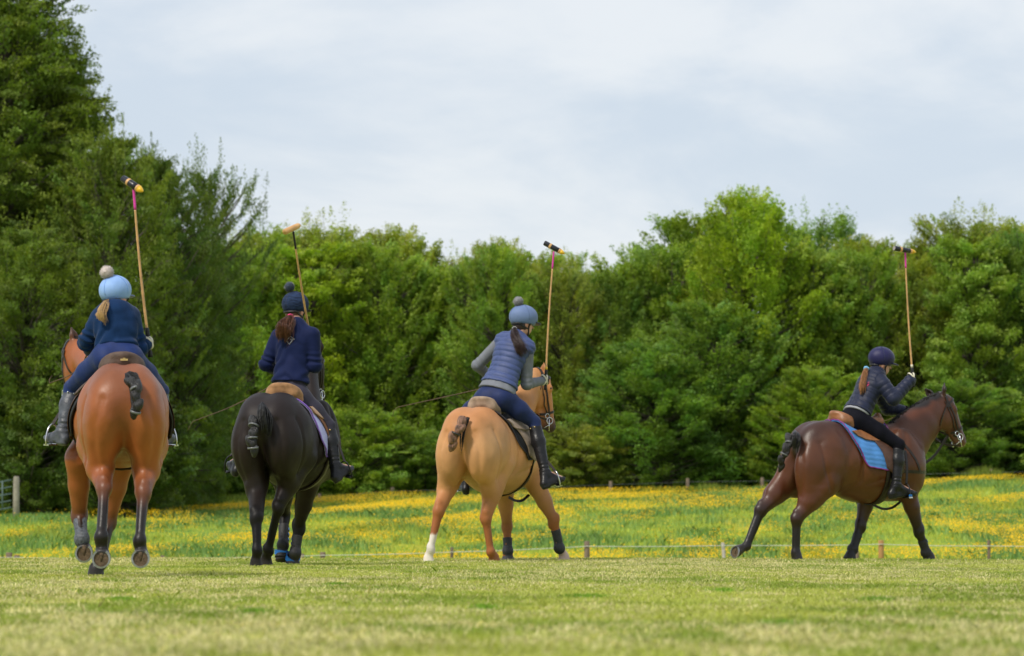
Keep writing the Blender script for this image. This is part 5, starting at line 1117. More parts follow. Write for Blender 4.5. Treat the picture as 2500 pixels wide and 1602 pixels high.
def leaf_mat(name, base, trans=0.35, rough=0.55, use_attr=True, varn=0.25, vscale=0.35):
    m = bpy.data.materials.new(name); m.use_nodes = True; t = m.node_tree; t.nodes.clear(); o = N(t, 'ShaderNodeOutputMaterial')
    at_ = N(t, 'ShaderNodeAttribute'); at_.attribute_name = 'Col'
    mul = N(t, 'ShaderNodeMixRGB'); mul.blend_type = 'MULTIPLY'; mul.inputs[0].default_value = 1; mul.inputs[1].default_value = (*base, 1)
    if use_attr: t.links.new(at_.outputs['Color'], mul.inputs[2])
    tcn = N(t, 'ShaderNodeTexCoord'); nz = N(t, 'ShaderNodeTexNoise'); nz.inputs['Scale'].default_value = vscale; nz.inputs['Detail'].default_value = 3; t.links.new(tcn.outputs['Object'], nz.inputs['Vector'])
    mr = N(t, 'ShaderNodeMapRange'); mr.inputs[1].default_value = 0.3; mr.inputs[2].default_value = 0.7; mr.inputs[3].default_value = 1 - varn; mr.inputs[4].default_value = 1 + varn; t.links.new(nz.outputs['Fac'], mr.inputs[0])
    sc = N(t, 'ShaderNodeVectorMath', operation='SCALE'); t.links.new(mul.outputs[0], sc.inputs[0]); t.links.new(mr.outputs[0], sc.inputs['Scale'])
    b = N(t, 'ShaderNodeBsdfPrincipled'); b.inputs['Roughness'].default_value = rough; b.inputs['Specular IOR Level'].default_value = 0.25; t.links.new(sc.outputs[0], b.inputs['Base Color'])
    tr = N(t, 'ShaderNodeBsdfTranslucent'); tw = N(t, 'ShaderNodeMixRGB'); tw.blend_type = 'MULTIPLY'; tw.inputs[0].default_value = 1; tw.inputs[2].default_value = (1.25, 1.3, 0.45, 1)
    t.links.new(sc.outputs[0], tw.inputs[1]); t.links.new(tw.outputs[0], tr.inputs['Color'])
    mx = N(t, 'ShaderNodeMixShader'); mx.inputs[0].default_value = trans; t.links.new(b.outputs[0], mx.inputs[1]); t.links.new(tr.outputs[0], mx.inputs[2]); t.links.new(mx.outputs[0], o.inputs[0]); return m
pitch_m = ground_mat('mown_grass_ground', (0.32, 0.35, 0.09), [((0.22, 0.28, 0.055), 0.9, 0.42, 0.62, (1, 0.25, 1)), ((0.50, 0.45, 0.22), 2.6, 0.50, 0.72, (1, 0.35, 1)), ((0.12, 0.19, 0.03), 9, 0.55, 0.75, (1, 0.5, 1))])
meadow_m = ground_mat('meadow_ground', (0.26, 0.33, 0.030), [((0.13, 0.24, 0.045), 0.22, 0.48, 0.62, (1, 0.55, 1)), ((0.08, 0.18, 0.035), 0.8, 0.52, 0.68, (1, 0.4, 1)), ((0.38, 0.36, 0.04), 0.5, 0.55, 0.70, (1, 0.3, 1))])
xs = np.concatenate([np.linspace(-260, -30, 14), np.linspace(-26, 26, 105), np.linspace(30, 260, 14)])
terrain('pitch_ground', xs, np.concatenate([[-40, -20, 0], np.arange(4, 64.1, 0.8)]), pitch_m)
terrain('meadow_ground', xs, np.concatenate([np.arange(64, 160, 1.0), [165, 175, 190, 220, 260, 330, 420, 520, 650, 850, 1100]]), meadow_m)

def blades(n_area, region, h, w, cols, lean=0.5, seed=0, dens=None, segs=2):
    rg = np.random.default_rng(seed); x0, x1, y0, y1 = region
    return None
rg = np.random.default_rng(21)
def patchy(x, y, s, seed):
    r = np.random.default_rng(seed); o = np.zeros(len(x)); a = 1.0; tot = 0
    for k in range(4):
        for _ in range(3):
            th = r.uniform(0, 6.28); f = s * r.uniform(0.7, 1.4); o += a * np.sin((x * math.cos(th) + y * math.sin(th) * 0.45) * f + r.uniform(0, 6.28) + 1.3 * np.sin((x * math.sin(th) - y * math.cos(th) * 0.45) * f * 0.6 + r.uniform(0, 6)))
        tot += a * 1.2; s *= 2.1; a *= 0.62
    return o / tot
def make_blades(x, y, hgt, wid, col, lean=0.5, seed=0):
    """triangular bent blades, three vertices each, double for curvature"""
    r = np.random.default_rng(seed); n = len(x); z = gz(x, y); th = r.uniform(0, 2 * math.pi, n); ld = r.uniform(0, 2 * math.pi, n); L = np.abs(r.normal(0, lean, n)) * hgt
    cx, sx = np.cos(th) * wid / 2, np.sin(th) * wid / 2
    b = np.stack([x, y, z - 0.004], 1); s = np.stack([cx, sx, np.zeros(n)], 1); d = np.stack([np.cos(ld) * L, np.sin(ld) * L, hgt], 1); mid = np.stack([np.cos(ld) * L * 0.3, np.sin(ld) * L * 0.3, hgt * 0.6], 1)
    V_ = np.stack([b - s, b + s, b + mid + s * 0.75, b + d, b + mid - s * 0.75], 1).reshape(-1, 3)
    return V_, np.repeat(col, 5, axis=0)
if 'G' not in DEBUG:
    # mown turf; more tufts where the lens sees it close
    n = 620000; u_ = rg.random(n); Yg = 11.0 + (45.5 - 11.0) * u_ ** 1.12; Xg = rg.uniform(-1, 1, n) * (Yg * 0.140 + 1.9)
    p1 = patchy(Xg, Yg, 0.9, 4); p2 = patchy(Xg * 0.55, Yg, 2.6, 5); p3 = patchy(Xg, Yg, 9.0, 6)
    green = np.array([0.37, 0.41, 0.085]); dark = np.array([0.23, 0.32, 0.050]); straw = np.array([0.80, 0.72, 0.42]); lime = np.array([0.46, 0.49, 0.12])
    g = rg.random(n); w1 = smooth01(0.5 + 0.9 * p1)[:, None]; c = green * w1 + lime * (1 - w1); w2 = smooth01(0.20 + 1.5 * p2)[:, None] * 0.75; c = c * (1 - w2) + dark * w2
    st = (g < np.clip(0.36 + 0.40 * p3 + 0.34 * p1, 0.05, 0.85)); c[st] = straw * rg.uniform(0.6, 1.1, (st.sum(), 1)); c = c * rg.uniform(0.7, 1.3, (n, 1))
    hg = (0.017 + 0.012 * rg.random(n) ** 2 + 0.008 * np.clip(p2, 0, 1)) * np.where(st, 1.0, 1.0); edge = smooth01((Yg - 40.5) / 3)
    hg = hg * (1 + 0.5 * edge); tuft = (rg.random(n) < 0.0015); hg[tuft] *= 2.0
    Vb, Cb = make_blades(Xg, Yg, hg, (0.0032 + 0.0026 * rg.random(n)) * (0.75 + Yg / 38), c, 0.75, 3)
    o = quads_mesh('grass', Vb, 5, leaf_mat('turf_blades', (1, 1, 1), 0.30, 0.6, varn=0.12, vscale=0.7), Cb); tag(o, "short mown green and straw coloured grass of the pitch", 'grass', kind='stuff')
    # longer meadow grass in dark and light clumps
    n = 150000; Ym = 82 + (146 - 82) * rg.random(n) ** 0.9; Xm = rg.uniform(-1, 1, n) * (Ym * 0.15 + 3.0)
    q1 = patchy(Xm, Ym * 1.2, 0.35, 14); q2 = patchy(Xm * 0.6, Ym, 1.3, 15); q3 = patchy(Xm, Ym, 0.55, 16)
    keep = rg.random(n) < np.clip(0.75 + 0.4 * q2, 0.2, 1); Xm, Ym, q1, q2, q3 = [a[keep] for a in (Xm, Ym, q1, q2, q3)]; n = len(Xm)
    A_ = np.array([0.42, 0.48, 0.085]); B_ = np.array([0.21, 0.34, 0.105]); C_ = np.array([0.42, 0.44, 0.070]); w = smooth01(0.42 + 1.4 * q2)[:, None]; c = A_ * (1 - w) + B_ * w
    w = smooth01(-0.3 + 1.3 * q3)[:, None]; c = c * (1 - w) + C_ * w; c *= rg.uniform(0.7, 1.3, (n, 1))
    clump = smooth01(0.15 + 1.2 * q2)
    Vb, Cb = make_blades(Xm, Ym, 0.07 + 0.15 * clump + 0.06 * rg.random(n), 0.022 + 0.012 * rg.random(n), c, 0.5, 7)
    o = quads_mesh('meadow_grass', Vb, 5, leaf_mat('meadow_blades', (1, 1, 1), 0.35, 0.6, varn=0.1), Cb); tag(o, "long lush meadow grass growing in clumps on the slope", 'grass', kind='stuff')
    # tall rank grass along the field's top edge, higher at the right
    n = 26000; Xt = rg.uniform(-24, 30, n); Yt = 141.5 + 3.5 * rg.random(n) + 0.02 * Xt; hgt = 0.14 + 0.16 * rg.random(n) + 0.45 * smooth01((Xt - 13.0) / 4) * (0.5 + 0.5 * np.sin(Xt * 2.1)) + 0.18 * np.clip(patchy(Xt, Yt, 1.5, 30), 0, 1)
    c = np.array([0.24, 0.30, 0.05]) * rg.uniform(0.6, 1.4, (n, 1)); Vb, Cb = make_blades(Xt, Yt, hgt, 0.02 + 0.015 * rg.random(n), c, 0.25, 9)
    o = quads_mesh('tall_grass', Vb, 5, leaf_mat('tall_grass_blades', (1, 1, 1), 0.35, 0.6, varn=0.15), Cb); tag(o, "tall rank grass fringing the wood's edge", 'grass', kind='stuff')
    # buttercups
    n = 620000; Yf = 84 + (143 - 84) * rg.random(n); Xf = rg.uniform(-1, 1, n) * (Yf * 0.15 + 3.0)
    b1 = patchy(Xf * 0.7, Yf * 1.6, 0.75, 41); b2 = patchy(Xf * 0.7, Yf * 1.6, 2.2, 42); b3 = patchy(Xf * 0.7, Yf, 0.16, 43)
    bb = b1 * 0.8 + 0.40 * b2 + 0.45 * b3 + 0.06 * smooth01((Yf - 115) / 18); th_ = np.quantile(bb, 0.74)
    pr = smooth01((bb - th_) / 0.16) * (1 - 0.4 * smooth01((Yf - 134) / 6)) + 0.022; keep = rg.random(n) < pr * 0.9; Xf, Yf = Xf[keep], Yf[keep]; n = len(Xf)
    zf_ = gz(Xf, Yf) + rg.uniform(0.13, 0.30, n); r_ = rg.uniform(0.010, 0.017, n); tilt = rg.normal(0, 0.5, (n, 2)); P = np.stack([Xf, Yf, zf_], 1); nrm = np.stack([tilt[:, 0], tilt[:, 1] - 0.5, np.ones(n)], 1); nrm /= np.linalg.norm(nrm, axis=1)[:, None]
    e1 = np.cross(nrm, [0.3, 1, 0.1]); e1 /= np.linalg.norm(e1, axis=1)[:, None]; e2 = np.cross(nrm, e1)
    Vf = np.stack([P + (e1 * math.cos(a) + e2 * math.sin(a)) * r_[:, None] for a in np.linspace(0, 6.283, 6)[:-1]], 1).reshape(-1, 3); Cf = np.repeat(np.array([0.86, 0.54, 0.005]) * rg.uniform(0.75, 1.15, (n, 1)), 5, axis=0)
    o = quads_mesh('buttercups', Vf, 5, leaf_mat('buttercup_petals', (1, 1, 1), 0.25, 0.4, varn=0.05), Cf); tag(o, "drifts of yellow buttercups flowering across the meadow", 'flowers', kind='stuff')
    # a few lush tufts in the turf
    cx = [(1430, 1462, 75), (1180, 1490, 40), (820, 1432, 40), (1760, 1447, 50), (2140, 1470, 45), (620, 1500, 55), (300, 1470, 40), (1900, 1530, 60)]; X_, Y_ = [], []
    for u, v, w in cx:
        p = CAM_H / ((v - HORIZON) / FPX); m = 260; X_.append((u - UC) / FPX * p + rg.normal(0, w / FPX * p * 0.35, m)); Y_.append(p + rg.normal(0, 0.14, m))
    X_ = np.concatenate(X_); Y_ = np.concatenate(Y_); n = len(X_); Vb, Cb = make_blades(X_, Y_, 0.022 + 0.014 * rg.random(n), 0.005 + 0.002 * rg.random(n), np.array([0.20, 0.36, 0.035]) * rg.uniform(0.7, 1.25, (n, 1)), 0.6, 12)
    o = quads_mesh('grass_tufts', Vb, 5, leaf_mat('tuft_blades', (1, 1, 1), 0.3, 0.6, varn=0.1), Cb); tag(o, "lush brighter green tufts dotted over the mown pitch", 'grass', kind='stuff')
# ------------------------------------------------------------------ trees: tapered trunk and limbs, crown of many small leaves on sprays
bark = mat('bark', (0.10, 0.085, 0.065), 0.9, nscale=6, nvar=0.35, bump=0.6, bscale=12)
def crown_mesh(name, h, R, prof, nclump, nleaf, leaf, seed, lobes=0.22, spray=(0.95, 0.55, 0.28), shoots=70, upturn=0.35, shoot_len=1.0, base=0.0, gap=0.0, lobed=0.60):
    """h height, R radius at the widest, prof(t) relative radius; leaves gathered on flattened sprays that point outwards"""
    rg = np.random.default_rng(seed); Vs = []; Cs = []; lim = []
    ph = rg.uniform(0, 6.28, 8)
    def rad(t, a): return R * prof(t) * (1 + lobes * (0.6 * math.sin(2 * a + ph[0] + 3 * t) + 0.5 * math.sin(3 * a + ph[1] - 5 * t) + 0.5 * math.sin(5 * a + ph[2] + 9 * t)))
    def leaves(P, Nn, s, tint):
        n = len(P); ax = rg.normal(size=(n, 3)); e1 = np.cross(Nn, ax); e1 /= np.linalg.norm(e1, axis=1)[:, None] + 1e-9; e2 = np.cross(Nn, e1); s = s[:, None]
        q = np.stack([P - e1 * s * 0.5, P + e2 * s * 0.30, P + e1 * s * 0.5, P - e2 * s * 0.30], 1).reshape(-1, 3)
        Vs.append(q); Cs.append(np.repeat(tint, 4, axis=0))
    nl = 15; LB = []
    for i in range(nl):
        t = 0.12 + 0.80 * (i + rg.random() * 0.8) / nl; a = i * 2.4 + rg.uniform(-0.4, 0.4); lr = R * rg.uniform(0.34, 0.50) * (0.75 + 0.4 * prof(t)); rr = max(0, rad(t, a) - lr * 0.75); LB.append((V(math.cos(a) * rr, math.sin(a) * rr, min(t * h, h - lr * 0.8)), lr))
    for i in range(nclump):
        t = base + (1 - base) * rg.random() ** 0.85; a = rg.uniform(0, 6.283); rr = rad(t, a); q = (0.45 + 0.55 * rg.random() ** 0.5) if rg.random() < 0.85 else rg.random() * 0.5
        c = V(math.cos(a) * rr * q, math.sin(a) * rr * q, t * h * 0.97)
        if rg.random() < lobed:
            lc, lr = LB[int(rg.random() ** 0.8 * nl) % nl]; dv = rg.normal(size=3); dv = unit(dv + unit(V(lc[0], lc[1], 0.35 * R)) * 0.7); c = lc + dv * lr * rg.uniform(0.62, 1.0) * V(1, 1, 1.05); c[2] = max(0.15, min(c[2], h * 0.985)); a = math.atan2(c[1], c[0]); t = c[2] / h
        outw = unit(V(math.cos(a), math.sin(a), upturn + 0.5 * (t - 0.5) + rg.normal(0, 0.25)))
        sd = unit(np.cross(outw, UP)); nn = unit(np.cross(sd, outw) + rg.normal(0, 0.35, 3)); f = rg.uniform(0.7, 1.3) * (0.75 + 0.45 * (1 - t)); L = V(*spray) * f
        m = int(nleaf * f); d = rg.normal(size=(m, 3)); d /= np.linalg.norm(d, axis=1)[:, None]; rr_ = rg.random(m) ** 0.45; d *= rr_[:, None]
        # twig-like fingers at the spray's rim
        d[:, 1] += 0.25 * np.sin(d[:, 0] * 9 + i)
        P = c + outw * (d[:, :1] * L[0]) + sd * (d[:, 1:2] * L[1]) + nn * (d[:, 2:3] * L[2]) - UP * (np.maximum(d[:, :1], 0) ** 2 * 0.12 * L[0])
        Nn = nn * 0.9 + UP * 0.5 + rg.normal(0, 0.55, (m, 3)) + outw * d[:, :1] * 0.4; Nn /= np.linalg.norm(Nn, axis=1)[:, None]
        tb = rg.uniform(0.82, 1.18); yw = rg.uniform(-0.10, 0.14); tint = np.array([1 + yw * 1.5, 1 + yw * 0.4, 1 - yw]) * tb * rg.uniform(0.75, 1.25, (m, 1)); leaves(P, Nn, leaf * rg.uniform(0.7, 1.25, m), tint)
        lim.append((c - outw * L[0] * 0.6, c + outw * L[0] * 0.55, t))
    for i in range(shoots):
        t = 0.35 + 0.65 * rg.random() ** 0.5; a = rg.uniform(0, 6.283); rr = rad(t, a) * rg.uniform(0.78, 1.0); c = V(math.cos(a) * rr, math.sin(a) * rr, t * h * 0.98)
        d = unit(V(math.cos(a) * (1.1 - t), math.sin(a) * (1.1 - t), 0.5 + 1.2 * t) + rg.normal(0, 0.25, 3)); L = shoot_len * rg.uniform(0.5, 1.3); m = int(70 * L)
        k = rg.random(m); P = c + d * (k * L)[:, None] + rg.normal(0, 1, (m, 3)) * (0.24 * (1.08 - k))[:, None]; Nn = rg.normal(0, 0.7, (m, 3)) + UP; Nn /= np.linalg.norm(Nn, axis=1)[:, None]
        yw = rg.uniform(0, 0.25); leaves(P, Nn, leaf * 0.85 * rg.uniform(0.6, 1.1, m), np.array([1 + yw, 1 + yw * 0.4, 0.9]) * rg.uniform(0.85, 1.25, (m, 1)))
        lim.append((c - d * 0.3, c + d * L * 0.9, -1))
    Vv = np.concatenate(Vs); Cc = np.concatenate(Cs); o = quads_mesh(name, Vv, 4, None, Cc); me = o.data; bpy.data.objects.remove(o)
    # trunk with limbs running into the sprays
    mb = MB(); zt = h * 0.72; tr = 0.030 * h
    v, f = sweep(spline([(0, 0, -0.4), (0.06 * R, 0, h * 0.3), (-0.05 * R, 0.04 * R, zt), (0, 0, h * 0.93)], 12), np.linspace(tr, tr * 0.15, 12), sides=8); mb.add(v, f)
    for a_, b_, t in lim[::2]:
        r0 = 0.012 if t < 0 else 0.035; z0 = max(0.1 * h, min(zt, a_[2] - 0.45 * math.hypot(a_[0], a_[1]))); s = V(0, 0, z0)
        if t >= 0: v, f = sweep(spline([s, s + (a_ - s) * 0.5 + UP * 0.15 * R * 0.3, a_, b_], 8), np.linspace(r0 * 1.3, 0.008, 8), sides=4); mb.add(v, f)
        else: v, f = sweep([a_, b_], [0.012, 0.004], sides=3); mb.add(v, f)
    vv = np.concatenate(mb.v); me2 = bpy.data.meshes.new('trunk'); me2.from_pydata(vv.tolist(), [], mb.f); me2.materials.append(bark); me2.polygons.foreach_set('use_smooth', [True] * len(me2.polygons))
    return me, me2
LEAF = {}
def lm(name, c, **kw):
    if name not in LEAF: LEAF[name] = leaf_mat('leaves_' + name, c, **kw)
    return LEAF[name]
TR = 0.42
lm('bright', (0.30, 0.42, 0.045), trans=TR); lm('mid', (0.255, 0.375, 0.062), trans=TR); lm('deep', (0.21, 0.33, 0.074), trans=TR); lm('olive', (0.29, 0.35, 0.068), trans=TR); lm('bluegreen', (0.200, 0.33, 0.072), trans=TR); lm('lefttree', (0.165, 0.235, 0.040), trans=TR); lm('leftdark', (0.125, 0.195, 0.040), trans=TR)
dome = lambda t: max(0.05, (0.72 + 0.5 * t - 0.25 * t * t) * math.sqrt(max(0, 1 - max(0, (t - 0.35) / 0.66) ** 2.3)))
spire = lambda t: max(0.05, (0.85 + 0.15 * t) * max(0, 1 - max(0, (t - 0.35) / 0.67) ** 1.9) + 0.03)
ovoid = lambda t: max(0.05, math.sqrt(max(0, 1 - (2 * t - 0.95) ** 2 * 0.92)))
TREES = {}
def tree(kind, label, u, vtop, Y, width, leafname, group='trees along the edge of the wood', rot=None, name='broadleaf_tree', uc=None):
    me, me2, h0, R0 = TREES[kind]; x = (u - UC) / FPX * Y; g = float(gz(x, Y)); top = at(u, vtop, Y)[2]; H = top - g
    e = empty(name, (x, Y, g - 0.05), label, 'tree', group); e.rotation_euler = (0, 0, random.uniform(0, 6.28) if rot is None else rot)
    w = width / FPX * Y / 2 / R0; hz = H / h0; e.scale = (w, w, hz)
    c = bpy.data.objects.new('crown', me); link(c, e); c.material_slots[0].link = 'OBJECT'; c.material_slots[0].material = LEAF[leafname]
    t = bpy.data.objects.new('trunk', me2); link(t, e); return e
if 'T' not in DEBUG:
    def reg(k, h, R, *a, **kw):
        me, me2 = crown_mesh('crown', h, R, *a, **kw)
        me.materials.append(None) if len(me.materials) == 0 else None
        TREES[k] = (me, me2, h, R)
    reg('round', 8.5, 3.2, dome, 560, 190, 0.122, 1, upturn=0.75, spray=(0.80, 0.40, 0.22), shoots=60, shoot_len=0.65)
    reg('round2', 8.5, 3.2, dome, 560, 190, 0.122, 2, lobes=0.34, upturn=0.95, spray=(0.80, 0.40, 0.22), shoots=60, shoot_len=0.7)
    reg('spiky', 9.0, 3.2, dome, 460, 190, 0.112, 3, shoots=100, shoot_len=0.9, upturn=0.8, spray=(0.85, 0.36, 0.24), lobes=0.3)
    reg('boughs', 9.0, 4.2, lambda t: 0.30 + 0.75 * math.exp(-((t - 0.80) / 0.20) ** 2) if t < 0.97 else 0.2, 420, 170, 0.120, 8, lobes=0.25, spray=(1.15, 0.42, 0.16), shoots=110, shoot_len=0.9, upturn=0.35, lobed=0.0)
    reg('shoulder', 14.0, 2.4, dome, 560, 190, 0.130, 9, lobes=0.3, upturn=0.3, spray=(1.0, 0.45, 0.18), shoots=60, shoot_len=0.8)
    reg('low', 4.5, 2.6, dome, 360, 190, 0.118, 4, lobes=0.3, shoots=30, shoot_len=0.6, spray=(0.70, 0.38, 0.20))
    reg('maple', 8.0, 3.1, dome, 520, 190, 0.135, 5, spray=(0.60, 0.46, 0.22), lobes=0.28, shoots=30, shoot_len=0.6)
    T = tree
    # back row first: the tops that stand against the sky
    back = [(560, 582, 297, 'spiky', 'olive'), (640, 570, 379, 'round2', 'mid'), (700, 582, 379, 'round2', 'olive'), (790, 555, 429, 'spiky', 'olive'), (880, 597, 379, 'round', 'mid'), (965, 570, 379, 'round2', 'olive'), (1060, 655, 396, 'round2', 'olive'), (1140, 640, 330, 'spiky', 'olive'), (1222, 600, 330, 'round2', 'olive'),
            (1320, 630, 396, 'round2', 'mid'), (1410, 665, 396, 'spiky', 'olive'), (1500, 680, 396, 'round', 'mid'), (1590, 625, 363, 'round2', 'mid'), (1700, 542, 445, 'round2', 'mid'), (2000, 542, 396, 'spiky', 'bluegreen'), (2080, 597, 396, 'round2', 'olive'), (2170, 612, 396, 'round', 'olive'), (2260, 612, 363, 'round2', 'mid'), (2370, 537, 412, 'spiky', 'olive'), (2470, 552, 412, 'round2', 'olive'), (2590, 582, 462, 'round', 'mid'), (2750, 602, 495, 'round2', 'olive'), (2900, 582, 495, 'round', 'mid')]
    where = ["above the plain wooden mallet head", "just left of the plain wooden mallet", "just right of the plain wooden mallet", "between the second and third rider, topmost there", "right of the dark pompom", "midway between the wooden and tilted mallets", "left of the grey pompom, lower than its neighbours", "over the reaching whip of the gilet rider", "directly over the grey pompom", "behind the tilted mallet head", "just right of the tilted mallet head", "at the lowest dip of the skyline", "left shoulder of the tallest bright tree", "left flank of the tallest bright tree", "greyish, just right of the tallest bright tree", "left of the level mallet head", "directly behind the level mallet head", "right of the level mallet head", "above the dark bay's ears", "last at the right edge of the photo", "beyond the right edge", "further beyond the right edge", "furthest beyond the right edge"]
    for i, (u, v, w, k, l) in enumerate(back):
        T(k, ("wispy topped tree " if k == 'spiky' else "rounded tree ") + "in the back row, " + where[i], u, v, 158 + (i * 37 % 5), w, l)
    front = [(600, 610, 300, 'round', 'mid', "full mid green tree behind the black horse's mallet shaft"), (760, 592, 340, 'maple', 'bright', "bright broad tree right of the wooden mallet"), (930, 600, 330, 'round2', 'mid', "leafy tree between the dark marled hat and the grey pompom"), (1080, 650, 300, 'maple', 'mid', "layered green tree left of the gilet rider"),
             (1215, 610, 270, 'round', 'mid', "green tree directly behind the slate blue helmet"), (1380, 650, 260, 'spiky', 'olive', "narrow brownish olive tree right of the gilet rider's mallet"), (1510, 672, 280, 'round2', 'deep', "dark green tree in the hollow right of the gilet rider"), (1640, 600, 330, 'round', 'mid', "wide tree left of the tallest bright one"),
             (1820, 478, 400, 'round2', 'bright', "tallest bright green tree standing between third and fourth riders"), (1990, 610, 280, 'maple', 'mid', "mid green tree right below the tallest bright one"), (2110, 615, 280, 'round', 'mid', "tree directly behind the indigo helmet"), (2240, 640, 300, 'round2', 'olive', "olive tree behind the dark bay rider's mallet shaft"),
             (2380, 580, 300, 'maple', 'mid', "large tree right of the dark bay's head"), (2500, 575, 280, 'round', 'deep', "dark tree cut off by the right edge"), (2680, 640, 340, 'round2', 'mid', "green tree outside the right edge"), (2860, 640, 340, 'maple', 'mid', "far green tree outside the right edge")]
    for i, (u, v, w, k, l, lab) in enumerate(front): T(k, lab, u, v, 150 + (i * 29 % 4), w, l)
    low = [(640, 1010, 230, 'low', 'mid', "low leafy bush at the wood's foot behind the black horse"), (880, 1000, 250, 'low', 'mid', "bush at the wood's foot behind the thin whip"), (1040, 1050, 230, 'low', 'deep', "low dark bush left of the dun horse"),
           (1400, 1040, 240, 'low', 'olive', "low brownish bush just right of the dun horse"), (1590, 840, 360, 'round', 'bluegreen', "broad blue green tree low in the gap between the last two riders"), (1740, 745, 380, 'round2', 'bluegreen', "largest blue green tree standing before the tallest bright one"),
           (2000, 900, 330, 'round2', 'mid', "lower tree left of the quilted jacket rider"), (2330, 930, 320, 'round', 'deep', "dark lower tree right of the dark bay's face"), (2480, 1010, 260, 'low', 'deep', "dark bush at the right edge of the photo"), (2660, 960, 300, 'low', 'mid', "bush outside the right edge"), (560, 1010, 230, 'low', 'deep', "dark bush between the bay's rider and the black horse's rump")]
    for i, (u, v, w, k, l, lab) in enumerate(low): T(k, lab, u, v, 145.5 + (i * 13 % 3), w, l, name='bush' if k == 'low' else 'broadleaf_tree', group='bushes at the foot of the wood' if k == 'low' else 'trees along the edge of the wood')
    # the big trees at the left
    me, me2 = crown_mesh('crown', 16.5, 5.2, lambda t: (0.88 + 0.12 * math.sin(t * 9)) * max(0.05, 1 - max(0, (t - 0.62) / 0.40) ** 1.25), 1500, 190, 0.135, 31, lobes=0.12, spray=(1.20, 0.55, 0.15), shoots=200, shoot_len=0.9, upturn=0.15, lobed=0.35); TREES['tall'] = (me, me2, 16.5, 5.2)
    me, me2 = crown_mesh('crown', 9.0, 4.6, ovoid, 760, 190, 0.125, 33, lobes=0.30, spray=(1.10, 0.50, 0.14), shoots=120, shoot_len=0.8, upturn=0.2, lobed=0.5); TREES['airy'] = (me, me2, 9.0, 4.6)
    for k in ('tall', 'airy'): TREES[k][0].materials.append(None) if len(TREES[k][0].materials) == 0 else None
    G2 = 'tall dark trees at the left'
    T('tall', "tallest dark tree filling the upper left corner", -15, -170, 128, 600, 'lefttree', G2, rot=0.6)
    T('tall', "tall dark tree behind the tallest one at upper left", 40, 60, 137, 560, 'leftdark', G2, rot=3.3)
    T('shoulder', "dark tree shouldering out just right of the tallest one", 150, 75, 129.5, 330, 'lefttree', G2, rot=1.9)
    T('airy', "dark airy tree with sky holes behind the first mallet", 385, 385, 131, 300, 'leftdark', G2, rot=1.1)
    T('boughs', "dark tree whose boughs reach right towards the wooden mallet", 500, 405, 136, 300, 'leftdark', G2, rot=2.2)
    T('airy', "dark lower tree left of the dark pompom hat", 470, 600, 137, 260, 'leftdark', G2, rot=2.9)
    T('airy', "dark leafy tree behind the sky blue helmet", 270, 330, 126, 380, 'lefttree', G2, rot=0.3)
    T('airy', "dark lower tree behind the bay horse's head", 60, 560, 122, 420, 'lefttree', G2, rot=4.0)
    T('tall', "tall dark tree just beyond the left edge", -260, -150, 130, 520, 'lefttree', G2, rot=2.0)
    T('low', "dark bush at the foot of the tall left tree", 70, 940, 121, 260, 'leftdark', 'bushes at the foot of the wood', name='bush')
    T('low', "dark bush behind the bay horse's hindquarters", 300, 900, 124, 330, 'leftdark', 'bushes at the foot of the wood', name='bush')
    T('airy', "dark tree standing between the first two riders", 420, 640, 134, 270, 'leftdark', G2, rot=5.0)
    # the depth of the wood
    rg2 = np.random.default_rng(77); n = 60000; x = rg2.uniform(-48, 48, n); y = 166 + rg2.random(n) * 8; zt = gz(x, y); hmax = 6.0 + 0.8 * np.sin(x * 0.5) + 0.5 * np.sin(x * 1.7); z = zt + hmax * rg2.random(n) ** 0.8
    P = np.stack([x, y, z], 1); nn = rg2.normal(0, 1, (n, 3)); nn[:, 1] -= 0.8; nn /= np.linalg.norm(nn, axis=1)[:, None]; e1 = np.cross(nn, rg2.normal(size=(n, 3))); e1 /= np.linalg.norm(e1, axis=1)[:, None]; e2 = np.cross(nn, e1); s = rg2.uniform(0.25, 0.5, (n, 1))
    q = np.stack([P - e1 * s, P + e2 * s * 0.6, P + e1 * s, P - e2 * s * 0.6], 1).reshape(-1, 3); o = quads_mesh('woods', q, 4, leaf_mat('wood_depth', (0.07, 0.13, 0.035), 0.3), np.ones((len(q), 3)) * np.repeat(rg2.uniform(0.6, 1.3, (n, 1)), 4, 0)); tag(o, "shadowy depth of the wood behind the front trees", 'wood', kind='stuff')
# ------------------------------------------------------------------ fences, gate
post_m = mat('weathered_wood', (0.17, 0.125, 0.085), 0.85, nscale=10, nvar=0.25, bump=0.4, stretch=(3, 3, 0.5)); post_new = mat('fresh_pine_post', (0.36, 0.19, 0.06), 0.7, nscale=8, nvar=0.15, stretch=(3, 3, 0.5)); rope_m = mat('pale_electric_rope', (0.55, 0.56, 0.50), 0.6); wire_m = mat('galvanised_wire', (0.25, 0.26, 0.26), 0.5, 0.5); concrete = mat('lichened_concrete', (0.25, 0.23, 0.18), 0.9, nscale=8, nvar=0.25, bump=0.4); gate_m = mat('grey_green_painted_metal', (0.10, 0.15, 0.14), 0.6, nvar=0.15)
def post(parent, x, y, ztop, r, m, lean=0.0, sides=10):
    g = float(gz(x, y)); a = V(x, y, g - 0.25); b = V(x + lean, y, ztop); v, f = sweep([a, a + (b - a) * 0.5, b - UP * 0.012, b], [r, r * 0.97, r * 0.95, r * 0.82], sides=sides); return mesh_obj('post', v, f, m, parent)
